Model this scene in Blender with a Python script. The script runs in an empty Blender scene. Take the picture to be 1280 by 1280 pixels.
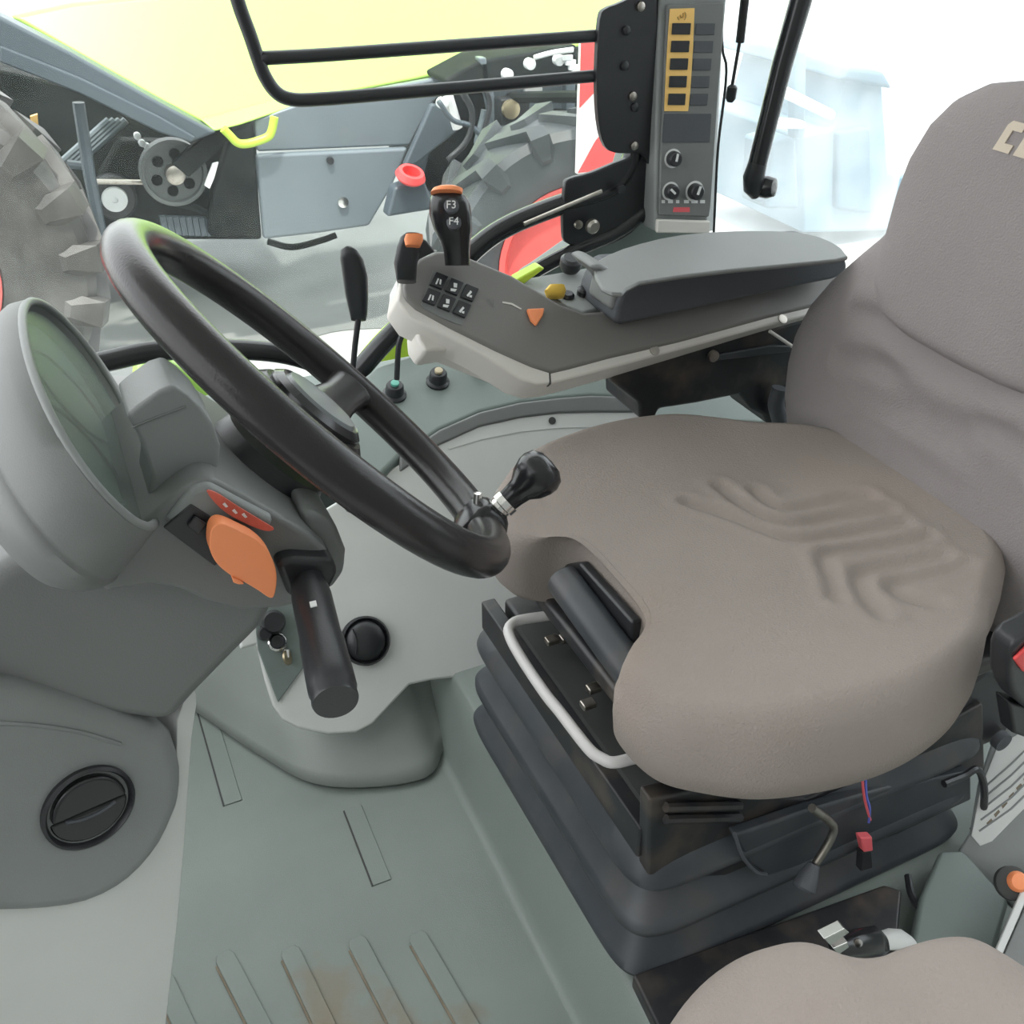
import bpy, bmesh, math, random
from mathutils import Vector as V, Matrix
random.seed(7)
R = math.radians
scene = bpy.context.scene
COL = scene.collection

# ------------------------------------------------------------------ camera
F, PITCH, YAW = 1250.0, R(34), R(25)
CP = V((0, 0, 1.15))
FW = V((math.sin(YAW)*math.cos(PITCH), math.cos(YAW)*math.cos(PITCH), -math.sin(PITCH)))
RT = V((math.cos(YAW), -math.sin(YAW), 0))
UP = RT.cross(FW)
cd = bpy.data.cameras.new('camera'); cam = bpy.data.objects.new('camera', cd); COL.objects.link(cam)
cd.lens = 36.0*F/1280; cd.sensor_width = 36; cd.clip_start = .02; cd.clip_end = 300
m = Matrix((RT, UP, -FW)).transposed().to_4x4(); m.translation = CP
cam.matrix_world = m
scene.camera = cam

def X(v): return (V((v, 0, 0)), V((1, 0, 0)))
def Y(v): return (V((0, v, 0)), V((0, 1, 0)))
def Z(v): return (V((0, 0, v)), V((0, 0, 1)))
def PL(p, n): return (V(p), V(n).normalized())
def off(pl, d): return (pl[0]+pl[1]*d, pl[1])
def at(px, py, pl):
    """the point of a real plane seen at a pixel of the photograph"""
    d = FW + RT*((px-640)/F) - UP*((py-640)/F)
    t = (pl[0]-CP).dot(pl[1])/d.dot(pl[1])
    return CP + d*t
def ats(pts, pl): return [at(x, y, pl) for x, y in pts]

# ------------------------------------------------------------------ materials
def mat(name, c, rough=.5, metal=0, var=.08, scale=8, bump=0, bscale=200, spec=.5, dirt=None, coat=0):
    mt = bpy.data.materials.new(name); mt.use_nodes = True
    nt = mt.node_tree; b = nt.nodes['Principled BSDF']
    b.inputs['Roughness'].default_value = rough; b.inputs['Metallic'].default_value = metal
    b.inputs['Specular IOR Level'].default_value = spec
    b.inputs['Coat Weight'].default_value = coat
    tc = nt.nodes.new('ShaderNodeTexCoord')
    nz = nt.nodes.new('ShaderNodeTexNoise'); nz.inputs['Scale'].default_value = scale; nz.inputs['Detail'].default_value = 5
    nt.links.new(tc.outputs['Object'], nz.inputs['Vector'])
    rp = nt.nodes.new('ShaderNodeValToRGB')
    rp.color_ramp.elements[0].position = .3; rp.color_ramp.elements[1].position = .7
    rp.color_ramp.elements[0].color = tuple(x*(1-var) for x in c)+(1,)
    rp.color_ramp.elements[1].color = tuple(min(1, x*(1+var)) for x in c)+(1,)
    nt.links.new(nz.outputs['Fac'], rp.inputs['Fac'])
    col = rp.outputs['Color']
    if dirt:
        dc, amt, dscale = dirt
        n2 = nt.nodes.new('ShaderNodeTexNoise'); n2.inputs['Scale'].default_value = dscale; n2.inputs['Detail'].default_value = 8
        nt.links.new(tc.outputs['Object'], n2.inputs['Vector'])
        r2 = nt.nodes.new('ShaderNodeValToRGB')
        r2.color_ramp.elements[0].position = .48; r2.color_ramp.elements[1].position = .75
        r2.color_ramp.elements[0].color = (0, 0, 0, 1); r2.color_ramp.elements[1].color = (amt, amt, amt, 1)
        nt.links.new(n2.outputs['Fac'], r2.inputs['Fac'])
        mx = nt.nodes.new('ShaderNodeMix'); mx.data_type = 'RGBA'
        nt.links.new(r2.outputs['Color'], mx.inputs[0]); nt.links.new(col, mx.inputs[6])
        mx.inputs[7].default_value = tuple(dc)+(1,)
        col = mx.outputs[2]
    nt.links.new(col, b.inputs['Base Color'])
    if bump:
        n3 = nt.nodes.new('ShaderNodeTexNoise'); n3.inputs['Scale'].default_value = bscale; n3.inputs['Detail'].default_value = 3
        nt.links.new(tc.outputs['Object'], n3.inputs['Vector'])
        bp = nt.nodes.new('ShaderNodeBump'); bp.inputs['Strength'].default_value = bump; bp.inputs['Distance'].default_value = .002
        nt.links.new(n3.outputs['Fac'], bp.inputs['Height']); nt.links.new(bp.outputs['Normal'], b.inputs['Normal'])
    return mt

def glass(name, haze, tint=(.95, .98, 1), hc=(.85, .92, .95), streak=0, refl=.06):
    mt = bpy.data.materials.new(name); mt.use_nodes = True
    nt = mt.node_tree; nt.nodes.clear()
    out = nt.nodes.new('ShaderNodeOutputMaterial')
    tr = nt.nodes.new('ShaderNodeBsdfTransparent'); tr.inputs['Color'].default_value = tint+(1,)
    tl = nt.nodes.new('ShaderNodeBsdfTranslucent'); tl.inputs['Color'].default_value = hc+(1,)
    gl = nt.nodes.new('ShaderNodeBsdfGlossy'); gl.inputs['Roughness'].default_value = .05
    m1 = nt.nodes.new('ShaderNodeMixShader'); m2 = nt.nodes.new('ShaderNodeMixShader')
    tc = nt.nodes.new('ShaderNodeTexCoord')
    nz = nt.nodes.new('ShaderNodeTexNoise'); nz.inputs['Scale'].default_value = 5; nz.inputs['Detail'].default_value = 8
    nt.links.new(tc.outputs['Object'], nz.inputs['Vector'])
    mr = nt.nodes.new('ShaderNodeMapRange'); mr.inputs[3].default_value = haze*(1-streak); mr.inputs[4].default_value = haze*(1+streak)
    mr.inputs[1].default_value = .3; mr.inputs[2].default_value = .7
    nt.links.new(nz.outputs['Fac'], mr.inputs[0]); nt.links.new(mr.outputs[0], m1.inputs[0])
    nt.links.new(tr.outputs[0], m1.inputs[1]); nt.links.new(tl.outputs[0], m1.inputs[2])
    m2.inputs[0].default_value = refl
    nt.links.new(m1.outputs[0], m2.inputs[1]); nt.links.new(gl.outputs[0], m2.inputs[2])
    nt.links.new(m2.outputs[0], out.inputs['Surface'])
    return mt

M = {}
M['grey'] = mat('grey_plastic', (.175, .182, .178), .5, bump=.15, bscale=900, var=.05)
M['grey_warm'] = mat('warm_grey_plastic', (.185, .178, .168), .5, bump=.15, bscale=900, var=.05)
M['grey_mid'] = mat('mid_grey_plastic', (.235, .25, .245), .48, bump=.15, bscale=900, var=.05)
M['light'] = mat('light_grey_plastic', (.64, .65, .63), .5, bump=.1, bscale=900, var=.04)
M['lightwarm'] = mat('light_warm_plastic', (.66, .63, .59), .5, bump=.1, bscale=900, var=.04)
M['green_grey'] = mat('green_grey_plastic', (.17, .205, .19), .5, bump=.15, bscale=700, var=.05)
M['black'] = mat('black_plastic', (.022, .023, .026), .38, var=.15, bump=.1, bscale=600)
M['blackgloss'] = mat('glossy_black_plastic', (.018, .018, .02), .22, var=.1)
M['wheelblack'] = mat('steering_wheel_foam', (.026, .024, .025), .24, var=.1, bump=.1, bscale=500, spec=.3)
M['rubber'] = mat('black_rubber', (.042, .048, .056), .45, var=.2, scale=15, dirt=((.12, .10, .08), .35, 14))
M['metalblack'] = mat('black_painted_steel', (.018, .019, .022), .42, var=.2, scale=20, dirt=((.13, .10, .075), .5, 22))
M['pad'] = mat('dark_grey_pad', (.075, .08, .09), .55, bump=.2, bscale=700)
M['fabric'] = mat('grey_brown_fabric', (.315, .272, .248), .95, var=.05, scale=6, bump=.55, bscale=420, spec=.15, dirt=((.34, .265, .205), .6, 3.5))
M['fabric_up'] = mat('grey_fabric', (.265, .240, .238), .95, var=.05, scale=6, bump=.55, bscale=420, spec=.15)
M['logo'] = mat('cream_thread', (.55, .47, .38), .8)
M['tubelight'] = mat('light_grey_tube', (.62, .6, .59), .4)
M['orange'] = mat('orange_plastic', (1.0, .32, .13), .45, var=.03)
M['yellow'] = mat('yellow_plastic', (.95, .62, .10), .45, var=.03)
M['amberframe'] = mat('amber_print', (.95, .60, .19), .5, var=.02)
M['red'] = mat('red_plastic', (.72, .07, .07), .45, var=.03)
M['pink'] = mat('pink_connector', (.8, .13, .15), .5)
M['blue'] = mat('blue_wire', (.12, .16, .6), .5)
M['white'] = mat('white_print', (.75, .76, .75), .6, var=.02)
M['chrome'] = mat('chrome', (.75, .74, .72), .18, 1)
M['steel'] = mat('zinc_steel', (.45, .42, .38), .35, 1, dirt=((.2, .13, .07), .5, 60))
def lens_mat():
    mt = mat('cluster_lens', (.26, .32, .285), .3, var=.1, scale=9)
    mt.node_tree.nodes['Principled BSDF'].inputs['Alpha'].default_value = .36
    return mt
M['lens'] = lens_mat()
M['dial'] = mat('dial_face_green', (.25, .33, .28), .4, var=.25, scale=14)
M['lime'] = mat('lime_paint', (.50, .70, .065), .35, var=.03)
M['limepale'] = mat('pale_lime_paint', (.43, .71, .13), .3, var=.03, scale=1, coat=.3)
M['cgrey'] = mat('slate_grey_paint', (.075, .095, .112), .42, var=.06, scale=3)
M['cgrey2'] = mat('sheet_grey_paint', (.15, .178, .2), .3, var=.06, scale=2)
M['cdark'] = mat('dark_machine_steel', (.010, .013, .013), .7, var=.4, scale=6, spec=.12, dirt=((.05, .05, .042), .4, 9))
M['tyre'] = mat('dusty_tyre', (.062, .058, .055), .42, var=.3, scale=5, dirt=((.15, .145, .14), .6, 6))
M['tyre2'] = mat('dark_tyre', (.045, .052, .056), .5, var=.3, scale=5, dirt=((.13, .14, .15), .6, 4))
M['rimred'] = mat('red_rim', (.62, .10, .09), .45, var=.1)
M['concrete'] = mat('concrete_yard', (.46, .47, .46), .85, var=.15, scale=1.3)
M['ground_shade'] = mat('shade_toned_concrete', (.13, .142, .14), .8, var=.25, scale=1.6, dirt=((.30, .30, .29), .8, .45))  # concrete darkened in its colour to imitate shade around the combine
M['whiteboard'] = mat('white_reflective', (.8, .8, .78), .4)
M['brass'] = mat('dull_brass', (.45, .38, .25), .4, .8)
M['hall'] = mat('pale_blue_sheet', (.17, .26, .32), .7, var=.12, scale=1.5)
M['hall2'] = mat('blue_grey_sheet', (.10, .17, .22), .7, var=.2, scale=.8)
M['paint_white'] = mat('white_paint', (.8, .82, .82), .4)
M['stain'] = mat('brown_dirt', (.20, .165, .12), .8, var=.2, scale=40)
M['seam'] = mat('dark_groove', (.05, .052, .05), .7)
M['glass'] = glass('clear_glass', .012, (.97, .99, .98), (.8, .88, .9), .6, .012)
M['hazeglass'] = glass('dusty_glass', .17, (.97, .99, 1), (.93, .98, 1), .5, .012)

# floor: grey green with brown wear between the ribs
def floor_mat():
    mt = mat('floor_mat', (.205, .236, .216), .5, bump=.2, bscale=600, var=.07, scale=5)
    nt = mt.node_tree; b = nt.nodes['Principled BSDF']
    src = b.inputs['Base Color'].links[0].from_socket
    tc = nt.nodes.new('ShaderNodeTexCoord')
    prev = src
    for (c, rad) in (((.088, .70, 0), .075), ((.095, .63, 0), .085), ((.085, .55, 0), .07), ((.155, .60, 0), .06), ((.22, .60, 0), .045), ((.03, .58, 0), .04)):
        d = nt.nodes.new('ShaderNodeVectorMath'); d.operation = 'DISTANCE'
        nt.links.new(tc.outputs['Object'], d.inputs[0]); d.inputs[1].default_value = c
        nz = nt.nodes.new('ShaderNodeTexNoise'); nz.inputs['Scale'].default_value = 22; nz.inputs['Detail'].default_value = 6
        nt.links.new(tc.outputs['Object'], nz.inputs['Vector'])
        ad = nt.nodes.new('ShaderNodeMath'); ad.operation = 'MULTIPLY_ADD'
        nt.links.new(nz.outputs['Fac'], ad.inputs[0]); ad.inputs[1].default_value = .12; nt.links.new(d.outputs['Value'], ad.inputs[2])
        mr = nt.nodes.new('ShaderNodeMapRange'); mr.inputs[1].default_value = rad+.04; mr.inputs[2].default_value = rad+.005
        mr.inputs[3].default_value = 0; mr.inputs[4].default_value = .55
        nt.links.new(ad.outputs[0], mr.inputs[0])
        mx = nt.nodes.new('ShaderNodeMix'); mx.data_type = 'RGBA'
        nt.links.new(mr.outputs[0], mx.inputs[0]); nt.links.new(prev, mx.inputs[6]); mx.inputs[7].default_value = (.21, .165, .105, 1)
        prev = mx.outputs[2]
    nt.links.new(prev, b.inputs['Base Color'])
    return mt
M['floor'] = floor_mat()
M['hole'] = mat('dark_hole', (.006, .007, .007), .9, spec=.05)

# ------------------------------------------------------------------ object helpers
def tag(o, label=None, cat=None, group=None, kind=None):
    if label: o['label'] = label
    if cat: o['category'] = cat
    if group: o['group'] = group
    if kind: o['kind'] = kind
    return o
def thing(name, label, cat, loc=(0, 0, 0), group=None):
    o = bpy.data.objects.new(name, None); COL.objects.link(o); o.location = loc; o.empty_display_size = .05
    return tag(o, label, cat, group)
def root_loc(p):
    while p.parent: p = p.parent
    return V(p.location)
def obj(name, bm, material, parent=None, smooth=40, bevel=0, seg=3, blimit=35, loc=None, subsurf=0, solid=0):
    """link a bmesh given in world coordinates as ONE mesh object"""
    me = bpy.data.meshes.new(name)
    bmesh.ops.recalc_face_normals(bm, faces=bm.faces[:])
    if parent is not None: o_ = root_loc(parent)
    else:
        if loc is None:
            n = len(bm.verts); o_ = V((0, 0, 0))
            for v in bm.verts: o_ += v.co
            o_ /= max(n, 1); o_.z = min(v.co.z for v in bm.verts)
        else: o_ = V(loc)
    for v in bm.verts: v.co -= o_
    bm.to_mesh(me); bm.free()
    o = bpy.data.objects.new(name, me); COL.objects.link(o)
    if parent is not None: o.parent = parent
    else: o.location = o_
    me.materials.append(material)
    for p in me.polygons: p.use_smooth = True
    if smooth < 180: me.set_sharp_from_angle(angle=R(smooth))
    if solid:
        md = o.modifiers.new('solid', 'SOLIDIFY'); md.thickness = solid; md.offset = -1
    if bevel:
        md = o.modifiers.new('bevel', 'BEVEL'); md.width = bevel; md.segments = seg; md.limit_method = 'ANGLE'; md.angle_limit = R(blimit)
        md.harden_normals = True
    if subsurf:
        md = o.modifiers.new('sub', 'SUBSURF'); md.levels = subsurf; md.render_levels = subsurf
    return o
def struct(name, bm, material, **k):
    o = obj(name, bm, material, None, **k); o['kind'] = 'structure'; return o

def cr(pts, n=6, closed=False):
    pts = [V(p) for p in pts]; out = []; N = len(pts)
    rng = range(N if closed else N-1)
    for i in rng:
        p0 = pts[(i-1) % N] if closed or i > 0 else pts[0]*2-pts[1]
        p1 = pts[i]; p2 = pts[(i+1) % N]
        p3 = pts[(i+2) % N] if closed or i+2 < N else pts[N-1]*2-pts[N-2]
        for k in range(n):
            t = k/n
            out.append(.5*((2*p1)+(p2-p0)*t+(2*p0-5*p1+4*p2-p3)*t*t+(3*p1-p0-3*p2+p3)*t**3))
    if not closed: out.append(pts[-1])
    return out

def prism(bm, pts, vec):
    """solid of the outline pts pushed along vec"""
    vec = V(vec)
    a = [bm.verts.new(p) for p in pts]; b = [bm.verts.new(V(p)+vec) for p in pts]
    n = len(a)
    bm.faces.new(a); bm.faces.new(b[::-1])
    for i in range(n): bm.faces.new((a[i], b[i], b[(i+1) % n], a[(i+1) % n]))
    return bm
def PR(pts, vec): return prism(bmesh.new(), pts, vec)

def frame(d):
    d = V(d).normalized(); h = V((0, 0, 1)) if abs(d.z) < .9 else V((1, 0, 0))
    a = d.cross(h).normalized(); return a, d.cross(a).normalized()
def tube(bm, path, r, seg=12, closed=False, caps=True):
    path = [V(p) for p in path]; N = len(path); rings = []
    rs = r if isinstance(r, (list, tuple)) else [r]*N
    a = None
    for i, p in enumerate(path):
        if closed: t = path[(i+1) % N]-path[i-1]
        else: t = path[min(i+1, N-1)]-path[max(i-1, 0)]
        t.normalize()
        if a is None: a, _ = frame(t)
        a = (a-t*a.dot(t)).normalized(); b = t.cross(a)
        rings.append([bm.verts.new(p+(a*math.cos(2*math.pi*k/seg)+b*math.sin(2*math.pi*k/seg))*rs[i]) for k in range(seg)])
    for i in range(N if closed else N-1):
        q, w = rings[i], rings[(i+1) % N]
        for k in range(seg): bm.faces.new((q[k], q[(k+1) % seg], w[(k+1) % seg], w[k]))
    if caps and not closed:
        bm.faces.new(rings[0][::-1]); bm.faces.new(rings[-1])
    return bm
def TU(path, r, seg=12, closed=False): return tube(bmesh.new(), path, r, seg, closed)
def lathe(bm, prof, o, axis, seg=32):
    """prof: (radius, height) pairs along axis from o"""
    o = V(o); d = V(axis).normalized(); a, b = frame(d); rings = []
    for r, h in prof:
        if r < 1e-6: rings.append([bm.verts.new(o+d*h)])
        else: rings.append([bm.verts.new(o+d*h+(a*math.cos(2*math.pi*k/seg)+b*math.sin(2*math.pi*k/seg))*r) for k in range(seg)])
    for q, w in zip(rings, rings[1:]):
        for k in range(seg):
            k2 = (k+1) % seg
            if len(q) == 1 and len(w) == 1: continue
            if len(q) == 1: bm.faces.new((q[0], w[k2], w[k]))
            elif len(w) == 1: bm.faces.new((q[k], q[k2], w[0]))
            else: bm.faces.new((q[k], q[k2], w[k2], w[k]))
    if len(rings[0]) > 1: bm.faces.new(rings[0][::-1])
    if len(rings[-1]) > 1: bm.faces.new(rings[-1])
    return bm
def LA(prof, o, axis, seg=32): return lathe(bmesh.new(), prof, o, axis, seg)
def loft(bm, rings, caps=True, closed=False):
    rr = [[bm.verts.new(p) for p in r] for r in rings]; n = len(rr[0])
    for q, w in (list(zip(rr, rr[1:]))+([(rr[-1], rr[0])] if closed else [])):
        for k in range(n): bm.faces.new((q[k], q[(k+1) % n], w[(k+1) % n], w[k]))
    if caps and not closed: bm.faces.new(rr[0][::-1]); bm.faces.new(rr[-1])
    return bm
def LO(rings, caps=True): return loft(bmesh.new(), rings, caps)
def sell(c, a, b, e=2.5, n=40):
    c, a, b = V(c), V(a), V(b); out = []
    for k in range(n):
        t = 2*math.pi*k/n; ct, st = math.cos(t), math.sin(t)
        out.append(c+a*(abs(ct)**(2/e))*(1 if ct >= 0 else -1)+b*(abs(st)**(2/e))*(1 if st >= 0 else -1))
    return out
def box(bm, c, x, y, z):
    """box with centre c and half-axes x, y, z"""
    c, x, y, z = V(c), V(x), V(y), V(z)
    return prism(bm, [c-x-y-z, c+x-y-z, c+x+y-z, c-x+y-z], z*2)
def BX(c, x, y, z): return box(bmesh.new(), c, x, y, z)
def AB(x0, x1, y0, y1, z0, z1):
    return BX(((x0+x1)/2, (y0+y1)/2, (z0+z1)/2), ((x1-x0)/2, 0, 0), (0, (y1-y0)/2, 0), (0, 0, (z1-z0)/2))
def text(name, s, size, o, right, up, material, parent, shear=0, depth=.0006):
    cu = bpy.data.curves.new('t', 'FONT'); cu.body = s; cu.size = size; cu.extrude = depth; cu.align_x = 'CENTER'; cu.align_y = 'CENTER'; cu.shear = shear
    to = bpy.data.objects.new('t', cu); COL.objects.link(to)
    bpy.context.view_layer.update()
    me = bpy.data.meshes.new_from_object(to.evaluated_get(bpy.context.evaluated_depsgraph_get()))
    bpy.data.objects.remove(to); bpy.data.curves.remove(cu)
    bm = bmesh.new(); bm.from_mesh(me); bpy.data.meshes.remove(me)
    right = V(right).normalized(); up = (V(up)-right*V(up).dot(right)).normalized(); nn = right.cross(up)
    mm = Matrix((right, up, nn)).transposed().to_4x4(); mm.translation = V(o)
    bmesh.ops.transform(bm, matrix=mm, verts=bm.verts[:])
    return obj(name, bm, material, parent, smooth=30)

# ================================================================== SETTING
# ---- floor: flat well with moulded ribs, step up to the seat plateau
bm = bmesh.new()
NX, NY = 120, 100
x0, x1, y0, y1 = -.75, 1.45, -.05, 1.48
ribs = []
FZ = Z(0)
for a, b in (((372, 1180), (425, 1290)), ((455, 1168), (520, 1290)), ((530, 1162), (605, 1290)), ((290, 1186), (345, 1290)), ((215, 1215), (250, 1290))):
    ribs.append((at(*a, FZ), at(*b, FZ)))
def floor_z(x, y):
    # step edge runs from front of the seat base backwards
    ex = .335+.02*(y-.55)
    t = min(1, max(0, (x-ex)/.045)); s = t*t*(3-2*t)
    z = .115*s
    return z
xs = sorted(set([x0+(x1-x0)*i/NX for i in range(NX+1)]+[.33+.006*i for i in range(14)]))
ys = [y0+(y1-y0)*i/NY for i in range(NY+1)]
grid = [[bm.verts.new((x, y, floor_z(x, y))) for y in ys] for x in xs]
for i in range(len(xs)-1):
    for j in range(len(ys)-1):
        bm.faces.new((grid[i][j], grid[i+1][j], grid[i+1][j+1], grid[i][j+1]))
fl = struct('floor', bm, M['floor'], loc=(0, 0, 0), smooth=180, solid=.02)
# moulded ribs (raised flat strips) belong to the floor
for k, (a, b) in enumerate(ribs):
    d = (b-a).normalized(); s = V((-d.y, d.x, 0))*-1
    e = a + d*.34
    w = .024
    bmr = PR([a+s*.004, a+s*(w-.004), a+s*w+d*.008, e+s*w, e, a+d*.008], (0, 0, .004))
    obj('rib', bmr, M['floor'], fl, bevel=.0015, seg=2)
    bmr = PR([V((p.x, p.y, .0005)) for p in (a+s*w+d*.012, a+s*(w+.0025)+d*.012, e+s*(w+.0025), e+s*w)], (0, 0, .0016))
    obj('rib_dirt', bmr, M['stain'], fl)
for a, b in (((430, 1014), (466, 1108)), ((247, 890), (280, 1008))):
    A, B = at(*a, FZ), at(*b, FZ); d = (B-A).normalized(); s = V((d.y, -d.x, 0))
    obj('groove', PR([A-s*.001, A+s*.0015, B+s*.0015, B-s*.001], (0, 0, .0012)), M['seam'], fl)
    obj('rib', PR([A-s*.026, A-s*.001, B-s*.001, B-s*.026], (0, 0, .0018)), M['floor'], fl, bevel=.001, seg=2)

# ---- right side wall: light panel leaning like a fender, grey sill above it
WP = PL((0, 1.0, .07), (0, -.31, .25))         # light panel plane
SP = PL((0, 1.25, .38), (0, -.08, .25))        # grey console top plane
foot = [(-.75, 1.46), (.0, 1.30), (.028, 1.25), (.075, 1.16), (.112, 1.093), (.16, 1.02), (.23, .98), (.308, .963), (.345, 1.0), (.40, 1.03), (.6, 1.04), (1.45, 1.05)]
foot = [(p.x, p.y) for p in cr([V((a, b, 0)) for a, b in foot], 5)]
rows = []
for (z, dy) in ((0, 0), (.012, .02), (.03, .05), (.055, .085), (.09, .16), (.25, .34)):
    rows.append([V((x, y+dy if y+dy < 1.47 else 1.47, z)) for x, y in foot])
bm = bmesh.new()
vv = [[bm.verts.new(p) for p in r] for r in rows]
for q, w in zip(vv, vv[1:]):
    for k in range(len(q)-1): bm.faces.new((q[k], q[k+1], w[k+1], w[k]))
struct('wall_right', bm, mat('side_wall_plastic', (.26, .285, .265), .45, bump=.15, bscale=700, var=.05), smooth=60, loc=(0, 1.2, 0), solid=.01)

# light panel with key plate
side = thing('lower_trim_panel', 'light grey moulded trim panel low on far side, behind steering column and under seat', 'trim panel', at(450, 860, WP))
lp = [(300, 812), (320, 806), (322, 812), (331, 850), (341, 882), (352, 899), (372, 910), (410, 918), (445, 916), (466, 905), (482, 888), (512, 856), (540, 850), (615, 842), (760, 830), (900, 700), (900, 520), (800, 513), (745, 513), (700, 514), (650, 520), (600, 531), (560, 545), (500, 580), (400, 640), (300, 720)]
obj('panel', PR(ats(lp, off(WP, .0)), WP[1]*-.012), M['light'], side, bevel=.004)
lp2 = [(560, 562), (600, 550), (650, 540), (700, 535), (800, 533), (800, 531), (700, 532), (650, 537), (600, 547), (560, 559)]
obj('crease', PR(ats(lp2, off(WP, .0)), WP[1]*.0012), M['light'], side)
kp = [(318, 770), (322, 812), (347, 878), (400, 806), (400, 740), (340, 740)]
kpl = obj('key_plate', PR(ats(kp, off(WP, .001)), WP[1]*.004), M['green_grey'], side, bevel=.0015)
nW = WP[1]
for px, py, r, h in ((340, 778, .017, .03), (330, 792, .010, .022), (395, 792, .008, .01), (346, 802, .011, .012)):
    obj('switch_knob', LA([(r, 0), (r, h*.7), (r*.8, h), (0, h)], at(px, py, off(WP, .004)), nW, 20), M['black'], kpl)
obj('ignition_lock', LA([(.013, 0), (.013, .006), (.010, .008), (0, .008)], at(346, 803, off(WP, .005)), nW, 24), M['chrome'], kpl)
kc = at(358, 822, off(WP, .012))
kb = LA([(.0001, 0), (.011, 0), (.011, .003), (.0001, .003)], kc, (.75, -.4, .3), 20)
obj('key_fob', kb, M['brass'], kpl)
obj('key', PR(ats([(355, 812), (361, 812), (361, 822), (355, 822)], off(WP, .012)), nW*.003), M['chrome'], kpl)
vc = at(456, 801, off(WP, .0))
av = obj('round_vent', LA([(.036, 0), (.036, .008), (.033, .012), (.030, .007), (.026, .014), (.015, .019), (0, .02)], vc, nW, 36), M['black'], side)
obj('vent_rib', TU(cr(ats([(441, 786), (446, 800), (445, 818)], off(WP, .019)), 4), .0012, 6), M['black'], av)
obj('trim_screw', LA([(.006, 0), (.006, .002), (0, .003)], at(690, 526, WP), nW, 16), M['seam'], side)

# grey console along the sill
cons = thing('side_console', 'grey-green side ledge under far window with three black knobs set into it', 'console', at(560, 500, SP))
cp = [(428, 560), (440, 500), (455, 470), (470, 458), (520, 441), (580, 432), (640, 428), (800, 400), (1000, 380), (1060, 420), (1000, 530), (810, 524), (800, 496), (740, 494), (700, 497), (650, 503), (600, 515), (550, 537), (500, 570), (450, 620), (430, 620)]
obj('ledge', PR(ats(cp, SP), SP[1]*-.05), M['green_grey'], cons, bevel=.008)
cp2 = [(500, 570), (550, 537), (600, 515), (650, 503), (700, 497), (740, 494), (800, 496), (860, 500), (860, 530), (800, 515), (745, 515), (700, 516), (650, 522), (600, 533), (550, 556), (500, 590)]
obj('ledge_edge', PR(ats(cp2, off(WP, .004)), WP[1]*-.016), M['grey'], cons, bevel=.004)
for i, (px, py, cap) in enumerate(((493, 490, 'teal'), (547, 474, 'brass'), (601, 459, None))):
    o_ = at(px, py+4, SP)
    k = obj('knob', LA([(.019, 0), (.019, .004), (.015, .007), (.014, .02), (.012, .023), (0, .024)], o_, SP[1], 24), M['black'], cons)
    if cap:
        obj('knob_cap', LA([(.0065, .0), (.0065, .004), (0, .005)], o_+SP[1]*.0235, SP[1], 16), mat('knob_cap_'+cap, (.12, .42, .33) if cap == 'teal' else (.5, .42, .28), .4), k)

# ---- pillar, window frame
pp = [(800, -260), (800, 120), (792, 190), (770, 260), (730, 305), (680, 340), (660, 352), (700, 352), (860, 340), (880, 330), (884, 270), (900, 0), (912, -260)]
struct('trim_1', PR(ats(pp, Y(1.50)), (0, .06, 0)), M['green_grey'], bevel=.01)
bm = bmesh.new()
tube(bm, cr(ats([(445, 468), (480, 428), (520, 388), (560, 347), (600, 306), (640, 280), (700, 256), (750, 242), (775, 225), (792, 190), (800, 120), (805, 0), (808, -260)], Y(1.47)), 6), .017, 12)
struct('trim_2', bm, M['blackgloss'], smooth=180)
bm = bmesh.new()
tube(bm, cr(ats([(-40, 478), (60, 466), (130, 452), (200, 438), (300, 437), (370, 446), (440, 474)], Y(1.47)), 6), .016, 12)
struct('trim_3', bm, M['blackgloss'], smooth=180)
bm = bmesh.new()
tube(bm, cr(ats([(630, 362), (680, 332), (720, 312), (770, 290), (810, 262)], Y(1.46)), 6), .013, 12)
struct('trim_4', bm, M['blackgloss'], smooth=180)
# sill below the window, rear side ledge, left window post far forward
struct('baseboard_right', AB(-.75, 1.5, 1.475, 1.53, .05, .40), M['green_grey'], bevel=.008)
struct('trim_5', PR(ats([(883, -260), (912, -260), (903, 90), (893, 290), (868, 290), (876, 90)], Y(1.56)), (0, .05, 0)), M['paint_white'], bevel=.006)
# windows
bm = PR(ats([(-260, 470), (440, 470), (600, 310), (760, 230), (800, 120), (800, -300), (-260, -300)], Y(1.545)), (0, .005, 0))
struct('window_1', bm, M['glass'], smooth=20)
struct('window_2', PR([(.97, 1.57, .43), (1.62, 1.57, .43), (1.62, 1.57, 1.7), (.93, 1.57, 1.7)], (0, .005, 0)), M['hazeglass'], smooth=20)
struct('window_3', AB(1.64, 1.645, -.1, 1.56, .5, 1.7), M['hazeglass'], smooth=20)
struct('ceiling', AB(-.75, 1.75, -.38, 1.68, 1.74, 1.82), M['light'], bevel=.03)
struct('wall_rear', AB(1.60, 1.66, -.1, 1.56, -.05, .5), M['green_grey'], bevel=.01)

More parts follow.
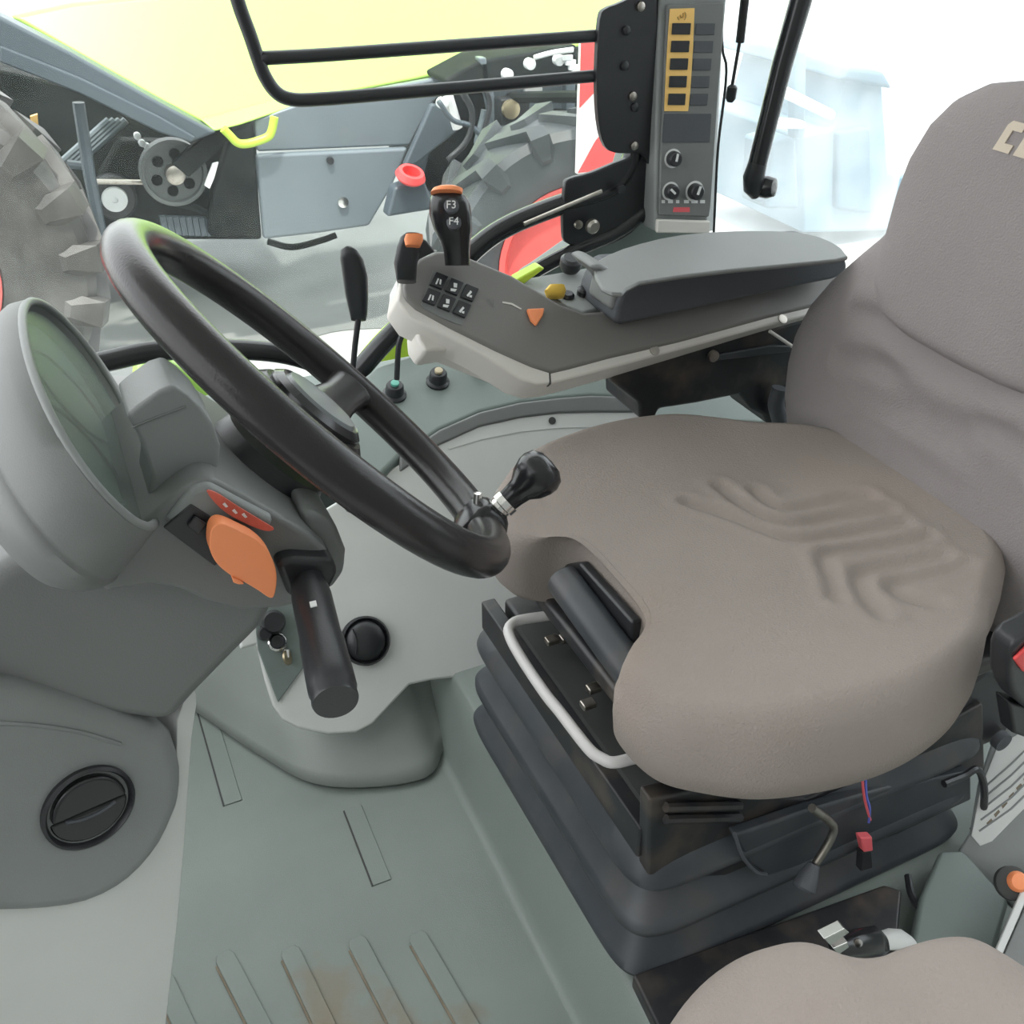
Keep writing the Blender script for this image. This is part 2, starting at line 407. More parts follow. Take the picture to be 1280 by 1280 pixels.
# ================================================================== OUTSIDE
GZ = -1.4
bm = bmesh.new()
s = 60
vs = [bm.verts.new(p) for p in ((-s, -s, GZ), (s, -s, GZ), (s, s, GZ), (-s, s, GZ))]
bm.faces.new(vs)
struct('ground', bm, M['concrete'], loc=(0, 0, GZ))
shade_outline = cr([V((x, y, GZ)) for x, y in ((-6, 6.0), (-2, 5.9), (-.2, 5.95), (.3, 5.8), (.7, 5.9), (1.1, 5.65), (1.5, 5.7), (2.0, 5.45), (2.4, 4.8), (3.4, 4.2), (4.3, 5.2), (4.6, 7.5), (4.2, 9.8), (1, 10.4), (-3, 10.2), (-6, 9.8))], 5, True)
struct('path', PR(shade_outline, (0, 0, .006)), M['ground_shade'], smooth=20)  # added slab, draws the shaded ground by the combine as darker concrete
struct('wall_front', AB(-.62, -.56, .3, 1.5, 0, .52), M['black'], bevel=.01)

# bodywork of this vehicle just outside the window
fd = thing('body_panel', 'lime green painted bodywork just outside the far window, below its black frame', 'bodywork', at(500, 470, Y(1.64)))
obj('fender', PR(cr(ats([(430, 520), (442, 480), (465, 445), (495, 414), (525, 394), (570, 382), (640, 376), (640, 470), (560, 540)], Y(1.62)), 3, True), (0, .05, 0)), M['lime'], fd, bevel=.01)
obj('front_cover', PR(cr(ats([(170, 470), (195, 450), (222, 456), (262, 490), (296, 535), (300, 570), (240, 590), (180, 560)], Y(1.62)), 3, True), (0, .05, 0)), M['limepale'], fd, bevel=.01)

# ---- combine harvester
CY = 5.6
comb = thing('combine_harvester', 'large lime and grey combine harvester parked outside beyond far window', 'combine', (1.2, CY+1, GZ))
Cp = Y(CY)
TP = PL(at(270, 165, Cp), (0, -.86, .5))
def out_y(pts, y): return ats(pts, Y(y))
lime_out = [(-60, 0), (10, 20), (90, 66), (200, 128), (268, 163), (300, 156), (372, 130), (560, 94), (770, 52), (1000, 4), (1000, -60), (330, -60), (160, -60), (90, 3)]
# upper body: sheet leaning back
def pan(pts, pl, depth=.12): return PR(ats(pts, pl), (0, depth, 0))
obj('upper_panel', pan([(10, 20), (90, 66), (200, 128), (268, 163), (300, 156), (372, 130), (560, 94), (770, 50), (900, 25), (820, -90), (330, -90), (240, -10), (90, 3)], PL(at(270, 165, Cp), (0, -.80, .6))), M['limepale'], comb, bevel=.03)
obj('lower_lip', pan([(250, 150), (372, 118), (376, 131), (300, 157), (268, 165)], PL(at(270, 165, Y(CY-.05)), (0, -.7, .7)), .06), M['limepale'], comb, bevel=.015)
obj('diagonal_beam', pan([(-30, 2), (0, 20), (90, 66), (200, 128), (272, 166), (240, 178), (200, 166), (100, 117), (0, 78), (-30, 66)], Y(CY-.08), .2), M['cgrey'], comb, bevel=.02)
obj('beam_edge', pan([(0, 57), (100, 97), (200, 146), (245, 172), (240, 178), (200, 166), (100, 117), (0, 78)], Y(CY-.10), .05), M['cgrey'], comb, bevel=.01)
obj('side_panel', pan([(318, 150), (372, 131), (560, 95), (566, 105), (540, 130), (512, 182), (322, 190)], Y(CY), .06), M['cgrey2'], comb, bevel=.015)
obj('side_door', pan([(321, 194), (511, 185), (490, 235), (462, 283), (400, 292), (330, 300)], Y(CY-.05), .06), M['cgrey2'], comb, bevel=.02)
obj('door_lock', LA([(.03, 0), (.03, .02), (0, .025)], at(428, 252, Y(CY-.05)), (0, -1, 0), 20), M['chrome'], comb)
obj('door_latch', LA([(.02, 0), (.02, .02), (0, .025)], at(412, 200, Y(CY-.05)), (0, -1, 0), 16), M['black'], comb)
obj('rear_skirt', pan([(566, 100), (545, 132), (505, 225), (500, 268), (540, 262), (590, 200), (610, 120)], Y(CY+.15), .08), M['cgrey'], comb, bevel=.015)
obj('chassis', PR(out_y([(-120, 60), (100, 110), (240, 172), (320, 150), (326, 300), (120, 300), (60, 420), (-120, 420)], CY+1.0), (0, .8, 0)), M['cdark'], comb, bevel=.02)
obj('inner_plate', pan([(150, 176), (240, 178), (300, 160), (316, 150), (322, 300), (110, 300), (126, 218)], Y(CY+.35), .12), M['cdark'], comb, bevel=.02)
obj('end_plate', pan([(290, 165), (317, 152), (328, 300), (262, 296), (266, 240)], Y(CY-.0), .1), M['cdark'], comb, bevel=.02)
pc = at(216, 214, Y(CY+.1)); pr_ = .172
ring = [(.16, -.02), (pr_, -.02), (pr_, .05), (.152, .05), (.148, .03), (.048, .03), (.048, .05), (0, .05)]
pul = obj('drive_pulley', LA(ring, pc, (0, -1, 0), 40), mat('pulley_iron', (.095, .105, .102), .5), comb)
for k in range(6):
    a = 2*math.pi*k/6+.3
    obj('hole', LA([(.029, 0), (.029, .004), (0, .004)], pc+V((.096*math.cos(a), -.0305, .096*math.sin(a))), (0, -1, 0), 20), M['hole'], pul)
obj('hub', LA([(.05, .03), (.05, .09), (.03, .1), (0, .1)], pc, (0, -1, 0), 20), M['steel'], pul)
obj('belt', PR(ats([(215, 205), (260, 165), (290, 150), (292, 170), (262, 200), (236, 222)], Y(CY)), (0, .05, 0)), M['cdark'], comb, bevel=.01)
obj('belt', TU(ats([(205, 250), (240, 258), (300, 285)], Y(CY+.1)), .025, 8), M['cdark'], comb)
rc = at(141, 244, Y(CY+.3))
ro = obj('roller', LA([(.12, 0), (.12, .06), (.104, .08), (0, .08)], rc, (0, -1, 0), 32), M['black'], comb)
obj('roller_face', LA([(.068, .08), (.064, .1), (.016, .1), (.016, .09), (0, .09)], rc, (0, -1, 0), 28), M['paint_white'], ro)
for dx in (0, 7, 14, 21):
    obj('conveyor_slat', TU(ats([(78+dx, 202), (136+dx*1.0, 150)], Y(CY+.45)), .02, 8), M['cgrey2'], comb)
obj('strut', TU(ats([(98, 128), (112, 220), (128, 300)], Y(CY+.05)), .03, 8), M['cgrey'], comb)
obj('rod', TU(ats([(114, 227), (190, 228)], Y(CY+.2)), .014, 8), M['steel'], comb)
obj('rod', TU(ats([(84, 205), (112, 208)], Y(CY+.2)), .022, 8), M['cgrey2'], comb)
for px, py in ((171, 169), (177, 178), (183, 182)):
    obj('bolt', LA([(.018, 0), (.018, .03), (0, .04)], at(px, py, Y(CY+.2)), (0, -1, 0), 12), M['paint_white'], comb)
for k in range(8):
    obj('chain_link', BX(at(205+k*8, 281+k*.3, Y(CY+.12)), (.015, 0, 0), (0, .02, 0), (0, 0, .05)), M['cgrey'], comb)
obj('bracket', PR(ats([(256, 232), (266, 205), (273, 203), (268, 222), (262, 236)], Y(CY-.02)), (0, .02, 0)), M['paint_white'], comb)
obj('amber_marker', PR(ats([(38, 146), (47, 143), (48, 158), (39, 158)], Y(CY+.3)), (0, .03, 0)), M['amberframe'], comb)
obj('grab_handle', TU(cr(ats([(279, 161), (288, 170), (296, 178), (306, 180), (320, 177), (335, 171), (340, 162), (343, 146)], Y(CY-.1)), 4), .022, 10), M['lime'], comb)
obj('under_pipe', TU(cr(ats([(335, 302), (365, 309), (400, 301), (420, 294)], Y(CY+.3)), 4), .02, 8), M['cdark'], comb)
# big tyre of the combine
def wheel(parent, c, Rr, w, rimr, nl, mt, mr, lugw, tilt=0.0, name='tyre', face=-1):
    c = V(c); ax = V((math.sin(tilt), -math.cos(tilt), 0))     # towards the cab
    prof = [(rimr, -w*.45), (rimr, w*.42), (rimr*1.04, w*.46), (Rr*.72, w*.52), (Rr*.88, w*.5), (Rr*.93, w*.42), (Rr*.95, 0), (Rr*.93, -w*.42), (Rr*.88, -w*.5), (Rr*.72, -w*.52), (rimr, -w*.45)]
    bm = bmesh.new(); lathe(bm, prof, c, ax, 64)
    a, b = frame(ax)
    for k in range(nl):
        for sgn in (1, -1):
            th = 2*math.pi*(k+(.5 if sgn < 0 else 0))/nl
            def pt(r, t, h): return c+(a*math.cos(t)+b*math.sin(t))*r+ax*h
            da = lugw/Rr
            sk = .32*(2*math.pi/nl)
            inner = [pt(Rr*.92, th-da-sk*-1, 0), pt(Rr*.92, th+da-sk*-1, 0)]
            ring0 = [pt(Rr*.90, th-da+sk*2, 0), pt(Rr*1.0, th-da*.7+sk*2, 0), pt(Rr*1.0, th+da*.7+sk*2, 0), pt(Rr*.90, th+da+sk*2, 0)]
            ring1 = [pt(Rr*.90, th-da, sgn*w*.40), pt(Rr*1.0, th-da*.8, sgn*w*.40), pt(Rr*1.0, th+da*.8, sgn*w*.40), pt(Rr*.90, th+da, sgn*w*.40)]
            ring2 = [pt(Rr*.84, th-da*1.2, sgn*w*.50), pt(Rr*.96, th-da*.9, sgn*w*.54), pt(Rr*.96, th+da*.9, sgn*w*.54), pt(Rr*.84, th+da*1.2, sgn*w*.50)]
            ring3 = [pt(Rr*.76, th-da*.8, sgn*w*.50), pt(Rr*.80, th-da*.5, sgn*w*.545), pt(Rr*.80, th+da*.5, sgn*w*.545), pt(Rr*.76, th+da*.8, sgn*w*.50)]
            loft(bm, [ring0, ring1, ring2, ring3])
    ty = obj(name, bm, mt, parent, smooth=35)
    rim = obj('rim', LA([(rimr*1.02, w*.30), (rimr*1.02, w*.46), (rimr*.94, w*.44), (rimr*.86, w*.30), (rimr*.80, w*.12), (rimr*.45, w*.10), (rimr*.40, w*.16), (rimr*.2, w*.18), (0, w*.18)], c, ax, 48), mr, ty)
    for k in range(8):
        t = 2*math.pi*k/8
        obj('wheel_bolt', LA([(.02, 0), (.02, .03), (0, .035)], c+(a*math.cos(t)+b*math.sin(t))*rimr*.32+ax*w*.165, ax, 10), M['steel'], rim)
    return ty
wheel(comb, (-.71, 5.25, GZ+.92), .92, .62, .44, 20, M['tyre'], M['rimred'], .075)

# rear end of the combine: steered wheel with red rim, hydraulics
trac = comb
c2 = at(705, 326, Y(4.6)); c2.z = GZ+.72
wheel(trac, c2, .72, .48, .40, 15, M['tyre2'], M['rimred'], .055, tilt=-.2)
obj('chassis_block', PR(out_y([(545, 120), (566, 98), (640, 80), (740, 62), (748, 200), (700, 260), (590, 262), (520, 240)], 5.75), (0, .6, 0)), M['cdark'], trac, bevel=.03)
obj('hitch_plate', PR(out_y([(612, 112), (705, 104), (712, 165), (640, 170), (620, 165)], 5.5), (0, .12, 0)), M['cgrey2'], trac, bevel=.02)
obj('hitch_post', PR(out_y([(598, 72), (608, 72), (628, 165), (618, 168)], 5.4), (0, .06, 0)), M['cgrey2'], trac, bevel=.01)
obj('hitch_post', PR(out_y([(708, 98), (720, 98), (718, 178), (706, 178)], 5.4), (0, .06, 0)), M['cgrey'], trac, bevel=.01)
obj('hood_panel', PR(out_y([(555, 100), (600, 76), (722, 56), (722, 92), (560, 108)], 5.4), (0, .3, 0)), M['cdark'], trac, bevel=.04)
obj('side_sheet', PR(out_y([(540, 130), (560, 132), (575, 162), (520, 206), (505, 208)], 5.45), (0, .05, 0)), M['cgrey'], trac, bevel=.015)
obj('lift_arm', TU(out_y([(560, 120), (572, 160)], 5.35), .03, 8), M['paint_white'], trac)
obj('lift_arm', TU(out_y([(608, 138), (598, 180)], 5.35), .03, 8), M['cgrey2'], trac)
obj('tail_lamp', BX(at(640, 137, Y(5.35)), (.09, 0, 0), (0, .05, 0), (0, 0, .07)), M['black'], trac, bevel=.01)
obj('lamp_lens', LA([(.05, 0), (.05, .03), (0, .045)], at(637, 136, Y(5.3)), (0, -1, 0), 20), M['brass'], trac)
for px, py in ((660, 79), (696, 74), (632, 92), (551, 128)):
    obj('bolt_head', LA([(.03, 0), (.03, .04), (0, .05)], at(px, py, Y(5.35)), (0, -1, 0), 12), M['paint_white'], trac)
for px in (632, 642, 650, 656):
    obj('hydraulic_coupler', LA([(.018, 0), (.018, .06), (0, .07)], at(px, 164, Y(5.35)), (0, -1, .2), 12), M['paint_white'], trac)
obj('label_plate', PR(out_y([(656, 110), (678, 109), (678, 122), (656, 123)], 5.48), (0, .02, 0)), M['whiteboard'], trac)
obj('blue_box', PR(out_y([(680, 154), (692, 153), (692, 168), (668, 168)], 5.35), (0, .15, 0)), M['hall2'], trac, bevel=.01)
obj('box_gap', PR(out_y([(672, 150), (684, 138), (708, 138), (708, 168), (692, 168), (692, 152)], 5.38), (0, .05, 0)), M['cdark'], trac)
obj('red_ring', LA([(.07, 0), (.085, .02), (.07, .05), (.05, .05), (.05, 0)], at(512, 224, Y(5.25)), (.15, -.35, .9), 24), M['red'], trac)
obj('step_plate', PR(out_y([(493, 235), (530, 222), (545, 262), (484, 272)], 5.25), (0, .1, 0)), M['cgrey'], trac, bevel=.02)

for pts, r_, mm in (([(575, 110), (590, 140), (584, 175), (560, 200)], .018, 'black'), ([(600, 100), (612, 128), (606, 160), (596, 190)], .016, 'black'), ([(548, 126), (566, 150), (590, 158), (610, 182)], .014, 'cgrey'), ([(668, 72), (690, 66), (716, 62)], .014, 'paint_white')):
    obj('hydraulic_hose', TU(cr(ats(pts, Y(5.28)), 5), r_, 8), M[mm], comb, smooth=180)
for k in range(4):
    obj('wiring_tag', BX(at(709+k*4, 72+k*6, Y(5.3)), (.03, 0, 0), (0, .01, 0), (0, 0, .012)), M['paint_white'], comb)
# red and white warning board at the rear of the combine
BP = Y(4.25)
bo = ats([(727, 50), (790, 42), (790, 208), (722, 218)], BP)
wb = obj('warning_board', PR(bo, (0, .03, 0)), M['whiteboard'], comb, bevel=.004)
wb['label'] = 'red and white striped warning board'
obj('red_stripe', PR(ats([(726, 50), (790, 42), (790, 78), (740, 118), (724, 135)], BP), (0, -.004, 0)), M['red'], wb)
obj('red_stripe', PR(ats([(722, 216), (744, 176), (790, 120), (790, 208)], BP), (0, -.004, 0)), M['red'], wb)
obj('board_arm', TU([at(785, 120, off(BP, .03)), at(785, 120, off(BP, .03))+V((-.1, 1.1, -.2))], .03, 8), M['cdark'], comb)

# ---- far buildings and a trailer seen through the dusty rear glass
hall = thing('storage_hall', 'pale hazy building seen through dusty rear glass beside seat back', 'building', (5, 6.5, GZ))
def far(pts, y, d, name, mt, par):
    q = out_y(pts, y)
    for p in q: p.z = max(p.z, GZ)
    return obj(name, PR(q, (0, d, 0)), mt, par, bevel=.03)
far([(1004, 292), (1002, 170), (1040, 160), (1062, 92), (1104, 100), (1112, 215), (1170, 230), (1170, 300)], 5.6, 1.2, 'wall', M['hall'], hall)
far([(1046, 262), (1048, 165), (1090, 158), (1092, 268)], 5.55, .1, 'gate', M['hall2'], hall)
far([(1050, 100), (1062, 84), (1106, 90), (1118, 112)], 5.5, 1.4, 'roof', M['hall2'], hall)
tra = thing('trailer', 'pale trailer with white sloping frame outside, right of the thick black rod', 'trailer', (3.9, 5.2, GZ))
far([(958, 262), (964, 180), (996, 172), (1000, 262)], 5.2, .3, 'body', M['hall2'], tra)
far([(985, 108), (1048, 140), (1044, 152), (982, 122)], 5.1, .12, 'frame', M['paint_white'], tra)
far([(970, 150), (1010, 152), (1008, 162), (970, 162)], 5.1, .12, 'drawbar', M['paint_white'], tra)
far([(996, 60), (1010, 62), (1008, 175), (994, 175)], 5.25, .1, 'post', M['hall'], tra)

# ================================================================== GRAB RAIL, HINGE PLATE, PILLAR PANEL
gr = thing('grab_rail', 'black bent double grab rail across the far side window', 'grab rail', at(760, 100, Y(1.46)))
GP = Y(1.46)
obj('outer_rail', TU(cr(ats([(283, -60), (297, 0), (313, 45), (322, 72), (331, 95), (345, 115), (364, 124), (400, 124), (500, 116), (640, 104), (765, 93)], GP), 6), .0095, 12), M['black'], gr, smooth=180)
obj('inner_rail', TU(cr(ats([(324, 73), (400, 69), (500, 62), (640, 52), (770, 43)], GP), 5), .0092, 12), M['black'], gr, smooth=180)
hp = thing('hinge_plate', 'black bolted steel plate beside the switch panel, holding the grab rail', 'bracket', at(790, 190, Y(1.44)))
obj('plate', PR(cr(ats([(750, 25), (758, 11), (775, 4), (800, -10), (820, -40), (820, 150), (812, 205), (802, 192), (775, 192), (757, 184), (748, 150), (746, 90)], Y(1.445)), 3, True), (0, .012, 0)), M['black'], hp, bevel=.004)
for px, py in ((782, 38), (780, 82), (790, 120), (793, 134), (792, 182), (800, 8)):
    obj('bolt', LA([(.007, 0), (.007, .004), (.004, .006), (0, .006)], at(px, py, Y(1.445)), (0, -1, 0), 12), M['steel'] if py in (120, 182, 8) else M['black'], hp)
lh = thing('frame_bracket', 'black hinge bracket at lower rear corner of far window, under the bolted plate', 'hinge', at(750, 280, Y(1.44)))
obj('bracket', PR(cr(ats([(706, 236), (712, 224), (740, 216), (780, 200), (808, 196), (808, 262), (790, 292), (750, 310), (712, 306), (704, 290)], Y(1.455)), 3, True), (0, .012, 0)), M['black'], lh, bevel=.004)
obj('stay_rod', TU(ats([(655, 280), (752, 239)], Y(1.42)), .0035, 8), M['steel'], lh)
obj('pin', LA([(.012, 0), (.012, .008), (.008, .012), (0, .012)], at(739, 282, Y(1.44)), (0, -1, 0), 18), M['steel'], lh)
obj('bolt', LA([(.007, 0), (.007, .006), (0, .007)], at(722, 280, Y(1.44)), (0, -1, 0), 12), M['steel'], lh)
obj('bolt', LA([(.007, 0), (.007, .006), (0, .007)], at(776, 236, Y(1.44)), (0, -1, 0), 12), M['black'], lh)

PP = PL(at(860, 270, Y(1.40)), (-.12, -1, .10))
pn = thing('switch_panel', 'tall grey pillar panel with amber-framed switches and three rotary dials', 'control panel', at(852, 290, PP))
obj('housing', PR(ats([(823, -120), (918, -120), (909, 0), (896, 150), (886, 272), (884, 290), (818, 290), (818, 272), (820, 150), (824, 0)], off(PP, -.005)), PP[1]*-.05), M['grey_mid'], pn, bevel=.006)
face = obj('face_plate', PR(ats([(832, 6), (903, 3), (900, 60), (893, 150), (886, 258), (884, 270), (822, 268), (824, 200), (828, 90)], off(PP, -.005)), PP[1]*.007), M['grey'], pn, bevel=.002)
obj('base_block', PR(ats([(819, 273), (885, 275), (884, 291), (818, 290)], off(PP, -.004)), PP[1]*.010), M['lightwarm'], pn, bevel=.003)
F0 = off(PP, .002)
fr = obj('amber_frame', PR(ats([(837, 11), (868, 10), (866, 60), (863, 110), (860, 139), (830, 139), (832, 90), (835, 40)], F0), PP[1]*.0012), M['amberframe'], face, bevel=.0005, seg=2)
text('symbol', '(0)', .014, at(852, 19, off(F0, .0015)), RT, UP, mat('brown_print', (.3, .17, .04), .6), fr)
for i in range(5):
    cx, cy = 851-1.4*i, 36+22*i
    w, h = 11.5-.2*i, 7.2
    def rect(cx, cy, w, h): return [(cx-w+.6, cy-h), (cx+w+.6, cy-h), (cx+w-.6, cy+h), (cx-w-.6, cy+h)]
    obj('rocker_switch', PR(ats(rect(cx, cy, w, h), off(F0, .001)), PP[1]*.003), M['black'], fr, bevel=.001, seg=2)
    obj('blank_switch', PR(ats(rect(cx+30-1.2*i*.5, cy+.5, w+.5, h), F0), PP[1]*.002), M['pad'], face, bevel=.001, seg=2)
obj('display_strip', PR(ats([(830, 142), (889, 142), (887, 178), (827, 178)], F0), PP[1]*.0012), M['pad'], face, bevel=.0006, seg=2)
for px, py, r, an in ((841, 198, .0135, 0), (838, 239, .0135, 50), (868, 239, .015, -8)):
    o_ = at(px, py, F0)
    dl = obj('dial_ring', LA([(r*1.12, 0), (r*1.12, .0008), (r*.9, .0008), (r*.9, 0)], o_, PP[1], 28), M['white'], face)
    obj('dial_knob', LA([(r*.88, 0), (r*.85, .012), (r*.7, .014), (0, .014)], o_, PP[1], 28), M['black'], dl)
    a = R(90+an); d = RT*math.cos(a)+UP*math.sin(a); d = d-PP[1]*d.dot(PP[1]); e = PP[1].cross(d).normalized()
    obj('pointer', BX(o_+PP[1]*.0145+d*r*.25, d*r*.5, e*r*.13, PP[1]*.0012), M['white'], dl)
for px, w in ((829, 2), (838, 3), (847, 2), (858, 3), (868, 4), (878, 3)):
    obj('dial_mark', PR(ats([(px-w, 250), (px+w, 250), (px+w, 254), (px-w, 254)], F0), PP[1]*.0006), M['white'], face)
obj('red_label', PR(ats([(842, 259), (862, 259), (862, 265), (841, 265)], F0), PP[1]*.0006), M['pink'], face)

# gas strut and rear wiper-like rod
gs = thing('gas_strut', 'thin black gas strut hanging right of the switch panel', 'gas strut', at(914, 120, Y(1.50)))
obj('cylinder', TU(ats([(972, -380), (938, -80), (931, 0), (925, 53)], Y(1.50)), .0075, 12), M['blackgloss'], gs)
obj('piston_rod', TU(ats([(925, 50), (915, 108)], Y(1.50)), .003, 8), M['black'], gs)
obj('end_fitting', LA([(.005, 0), (.009, .004), (.009, .022), (.005, .028), (0, .028)], at(916, 106, Y(1.50)), at(912, 130, Y(1.5))-at(916, 106, Y(1.5)), 16), M['black'], gs)
wr = thing('window_strut', 'thick black rod slanting down to a round end before rear glass', 'rod', at(945, 240, Y(1.45)))
obj('rod', TU(ats([(1090, -320), (1020, -70), (1000, 4), (978, 80), (946, 208)], Y(1.45)), [.018, .018, .0185, .0175, .0165], 16), M['blackgloss'], wr)
obj('end_cap', TU(ats([(948, 200), (942, 222), (942, 236), (944, 246)], Y(1.45)), [.016, .019, .018, .008], 16), M['black'], wr)
obj('ball_joint', LA([(.008, -.02), (.018, -.016), (.020, 0), (.016, .012), (0, .016)], at(960, 234, Y(1.44)), (.5, -.8, .1), 20), M['blackgloss'], wr)
tag(obj('cable', TU(cr(ats([(916, -400), (902, 20), (908, 90), (898, 180), (894, 250), (890, 345)], Y(1.54)), 5), .0025, 8), M['black']), 'thin dark cable running down the white post beside switch panel', 'cable')

# ================================================================== ARMREST CONSOLE
AP = PL(at(690, 470, Y(.99)), (0.05, -.72, .70))
arm = thing('armrest_console', 'grey armrest console with keypad and joystick, right of driver seat', 'armrest', at(760, 450, Y(1.0)))
nA = AP[1]
upper = [(505, 372), (503, 358), (510, 338), (524, 322), (545, 313), (565, 313), (590, 322), (640, 343), (672, 362), (700, 379), (730, 390), (785, 385), (900, 363), (1000, 345), (1062, 333), (1062, 372), (960, 397), (850, 427), (760, 448), (712, 461), (690, 466), (665, 458), (620, 438), (560, 408), (520, 386)]
obj('body', PR(ats(upper, AP), nA*-.07), M['grey_warm'], arm, bevel=.006, seg=4)
lower = [(500, 350), (496, 376), (512, 398), (540, 412), (600, 442), (650, 474), (672, 481), (692, 479), (720, 472), (850, 437), (960, 407), (1060, 382), (1062, 360), (960, 390), (850, 420), (712, 455), (690, 460), (665, 452), (560, 402), (522, 380), (510, 368)]
obj('trim_strip', PR(ats(lower, off(AP, -.004)), nA*-.055), M['lightwarm'], arm, bevel=.004)
obj('strip_joint', PR(ats([(686, 462), (688, 462), (689, 480), (687, 480)], off(AP, -.0036)), nA*-.01), M['seam'], arm)
for px, py in ((818, 438), (978, 399)):
    sc = obj('strip_screw', LA([(.007, 0), (.007, .0015), (.004, .002), (0, .0012)], at(px, py, off(AP, -.004)), nA, 16), M['steel'], arm)
obj('underbox', PR(ats([(520, 405), (600, 440), (640, 468), (560, 436), (532, 440), (522, 425)], off(AP, -.03)), nA*-.05), M['lightwarm'], arm, bevel=.005)
obj('shade_lip', PR(ats([(496, 352), (506, 332), (530, 314), (534, 322), (512, 342), (506, 372), (497, 378)], off(AP, -.01)), nA*-.04), M['light'], arm, bevel=.003)
# keypad
kpad = obj('keypad', PR(cr(ats([(546, 340), (591, 358), (592, 372), (580, 402), (570, 405), (530, 386), (529, 374), (540, 342)], off(AP, 0)), 2, True), nA*.0012), M['grey'], arm)
u1 = V((20.2, 8.5)); v1 = V((-8.5, 18))
for r in range(2):
    for c_ in range(3):
        cx, cy = 548+19.0*c_-9.5*r, 352+7.6*c_+20*r
        w_, h_ = (8.0, 3.2), (-4.0, 8.2)
        q = [(cx-w_[0]-h_[0], cy-w_[1]-h_[1]), (cx+w_[0]-h_[0], cy+w_[1]-h_[1]), (cx+w_[0]+h_[0], cy+w_[1]+h_[1]), (cx-w_[0]+h_[0], cy-w_[1]+h_[1])]
        kb = obj('key_button', PR(ats(q, off(AP, .001)), nA*.004), M['black'], kpad, bevel=.0012, seg=2)
        z0 = off(AP, .0055)
        def gp(pts): return PR(ats([(cx+a, cy+b) for a, b in pts], z0), nA*.0005)
        if c_ == 0:
            bm_ = gp([(-4, 3), (-1, -4), (1, -3.5), (-2, 3.5)]); prism(bm_, ats([(cx+1, cy+3), (cx+2, cy-3), (cx+4, cy-2), (cx+3, cy+4)], z0), nA*.0005)
        elif c_ == 1:
            bm_ = gp([(0, -6), (4.5, -5), (4, 0), (0, -.5)]); prism(bm_, ats([(cx-3.5, cy+1), (cx+4, cy+2), (cx+2, cy+5), (cx-4, cy+4)], z0), nA*.0005)
        else:
            bm_ = gp([(-3, 2), (2, -4), (4, -2), (-1, 4)]); prism(bm_, ats([(cx+1, cy+2), (cx+4, cy+2), (cx+3.5, cy+5), (cx+.5, cy+4)], z0), nA*.0005)
        obj('symbol', bm_, M['white'], kb)
tri = obj('warning_button', PR(ats([(657, 388), (679, 387), (677, 396), (669, 409), (662, 402)], off(AP, .0)), nA*.006), M['orange'], arm, bevel=.002)
tri['label'] = 'orange triangular button'
text('logo_mark', '(( )', .010, at(613, 378, off(AP, .0006)), RT+UP*-.2, UP, M['grey_mid'], arm)
obj('engraved_line', PR(ats([(628, 377), (640, 379), (652, 386), (651, 387), (639, 381), (628, 379)], off(AP, 0)), nA*.0006), M['lightwarm'], arm)
# joystick
jy = Y(1.08)
js = obj('joystick', LO([sell(at(x, y, jy), RT*w, (FW*.9+UP*.2)*d, 2.6, 28) for x, y, w, d in
        ((572, 332, .015, .016), (571, 316, .0155, .017), (569, 302, .018, .020), (566, 286, .0225, .023), (563, 268, .0245, .025), (562, 255, .0235, .023), (561, 245, .020, .019), (559, 239, .012, .012))]), M['blackgloss'], arm, smooth=60)
obj('joystick_top', LO([sell(at(x, y, Y(1.07)), RT*w, FW*d, 2.6, 20) for x, y, w, d in ((558, 242, .018, .016), (560, 237, .017, .014), (560, 234, .011, .009))]), M['orange'], js, smooth=60)['label'] = 'orange top button'
for (px, py, s_) in ((566, 266, 'F3'), (569, 286, 'F4')):
    o_ = at(px, py, jy)-FW*.0272
    b_ = obj('thumb_button', LA([(.0085, -.006), (.0085, .001), (.007, .0022), (0, .0022)], o_, -FW, 20), M['pad'], js)
    text('button_letters', s_, .0125, o_-FW*.0028, RT, UP, M['white'], b_)
# cross-gate lever with orange cap in front of the head
lv = obj('slide_lever', LO([sell(at(x, y, Y(1.05)), RT*w, FW*.012, 3, 20) for x, y, w in ((508, 352, .011), (507, 330, .013), (511, 310, .013), (514, 298, .012), (516, 294, .009))]), M['black'], arm, smooth=60)
obj('lever_cap', LO([sell(at(x, y, Y(1.035)), RT*w, FW*.008, 3, 20) for x, y, w in ((516, 308, .008), (517, 300, .0105), (518, 294, .0095))]), M['orange'], lv, smooth=60)['label'] = 'orange lever cap'
obj('lever_gate', PR(ats([(505, 350), (520, 300), (532, 300), (545, 315), (525, 325), (512, 345)], Y(1.055)), (0, .03, 0)), M['black'], arm, bevel=.004)
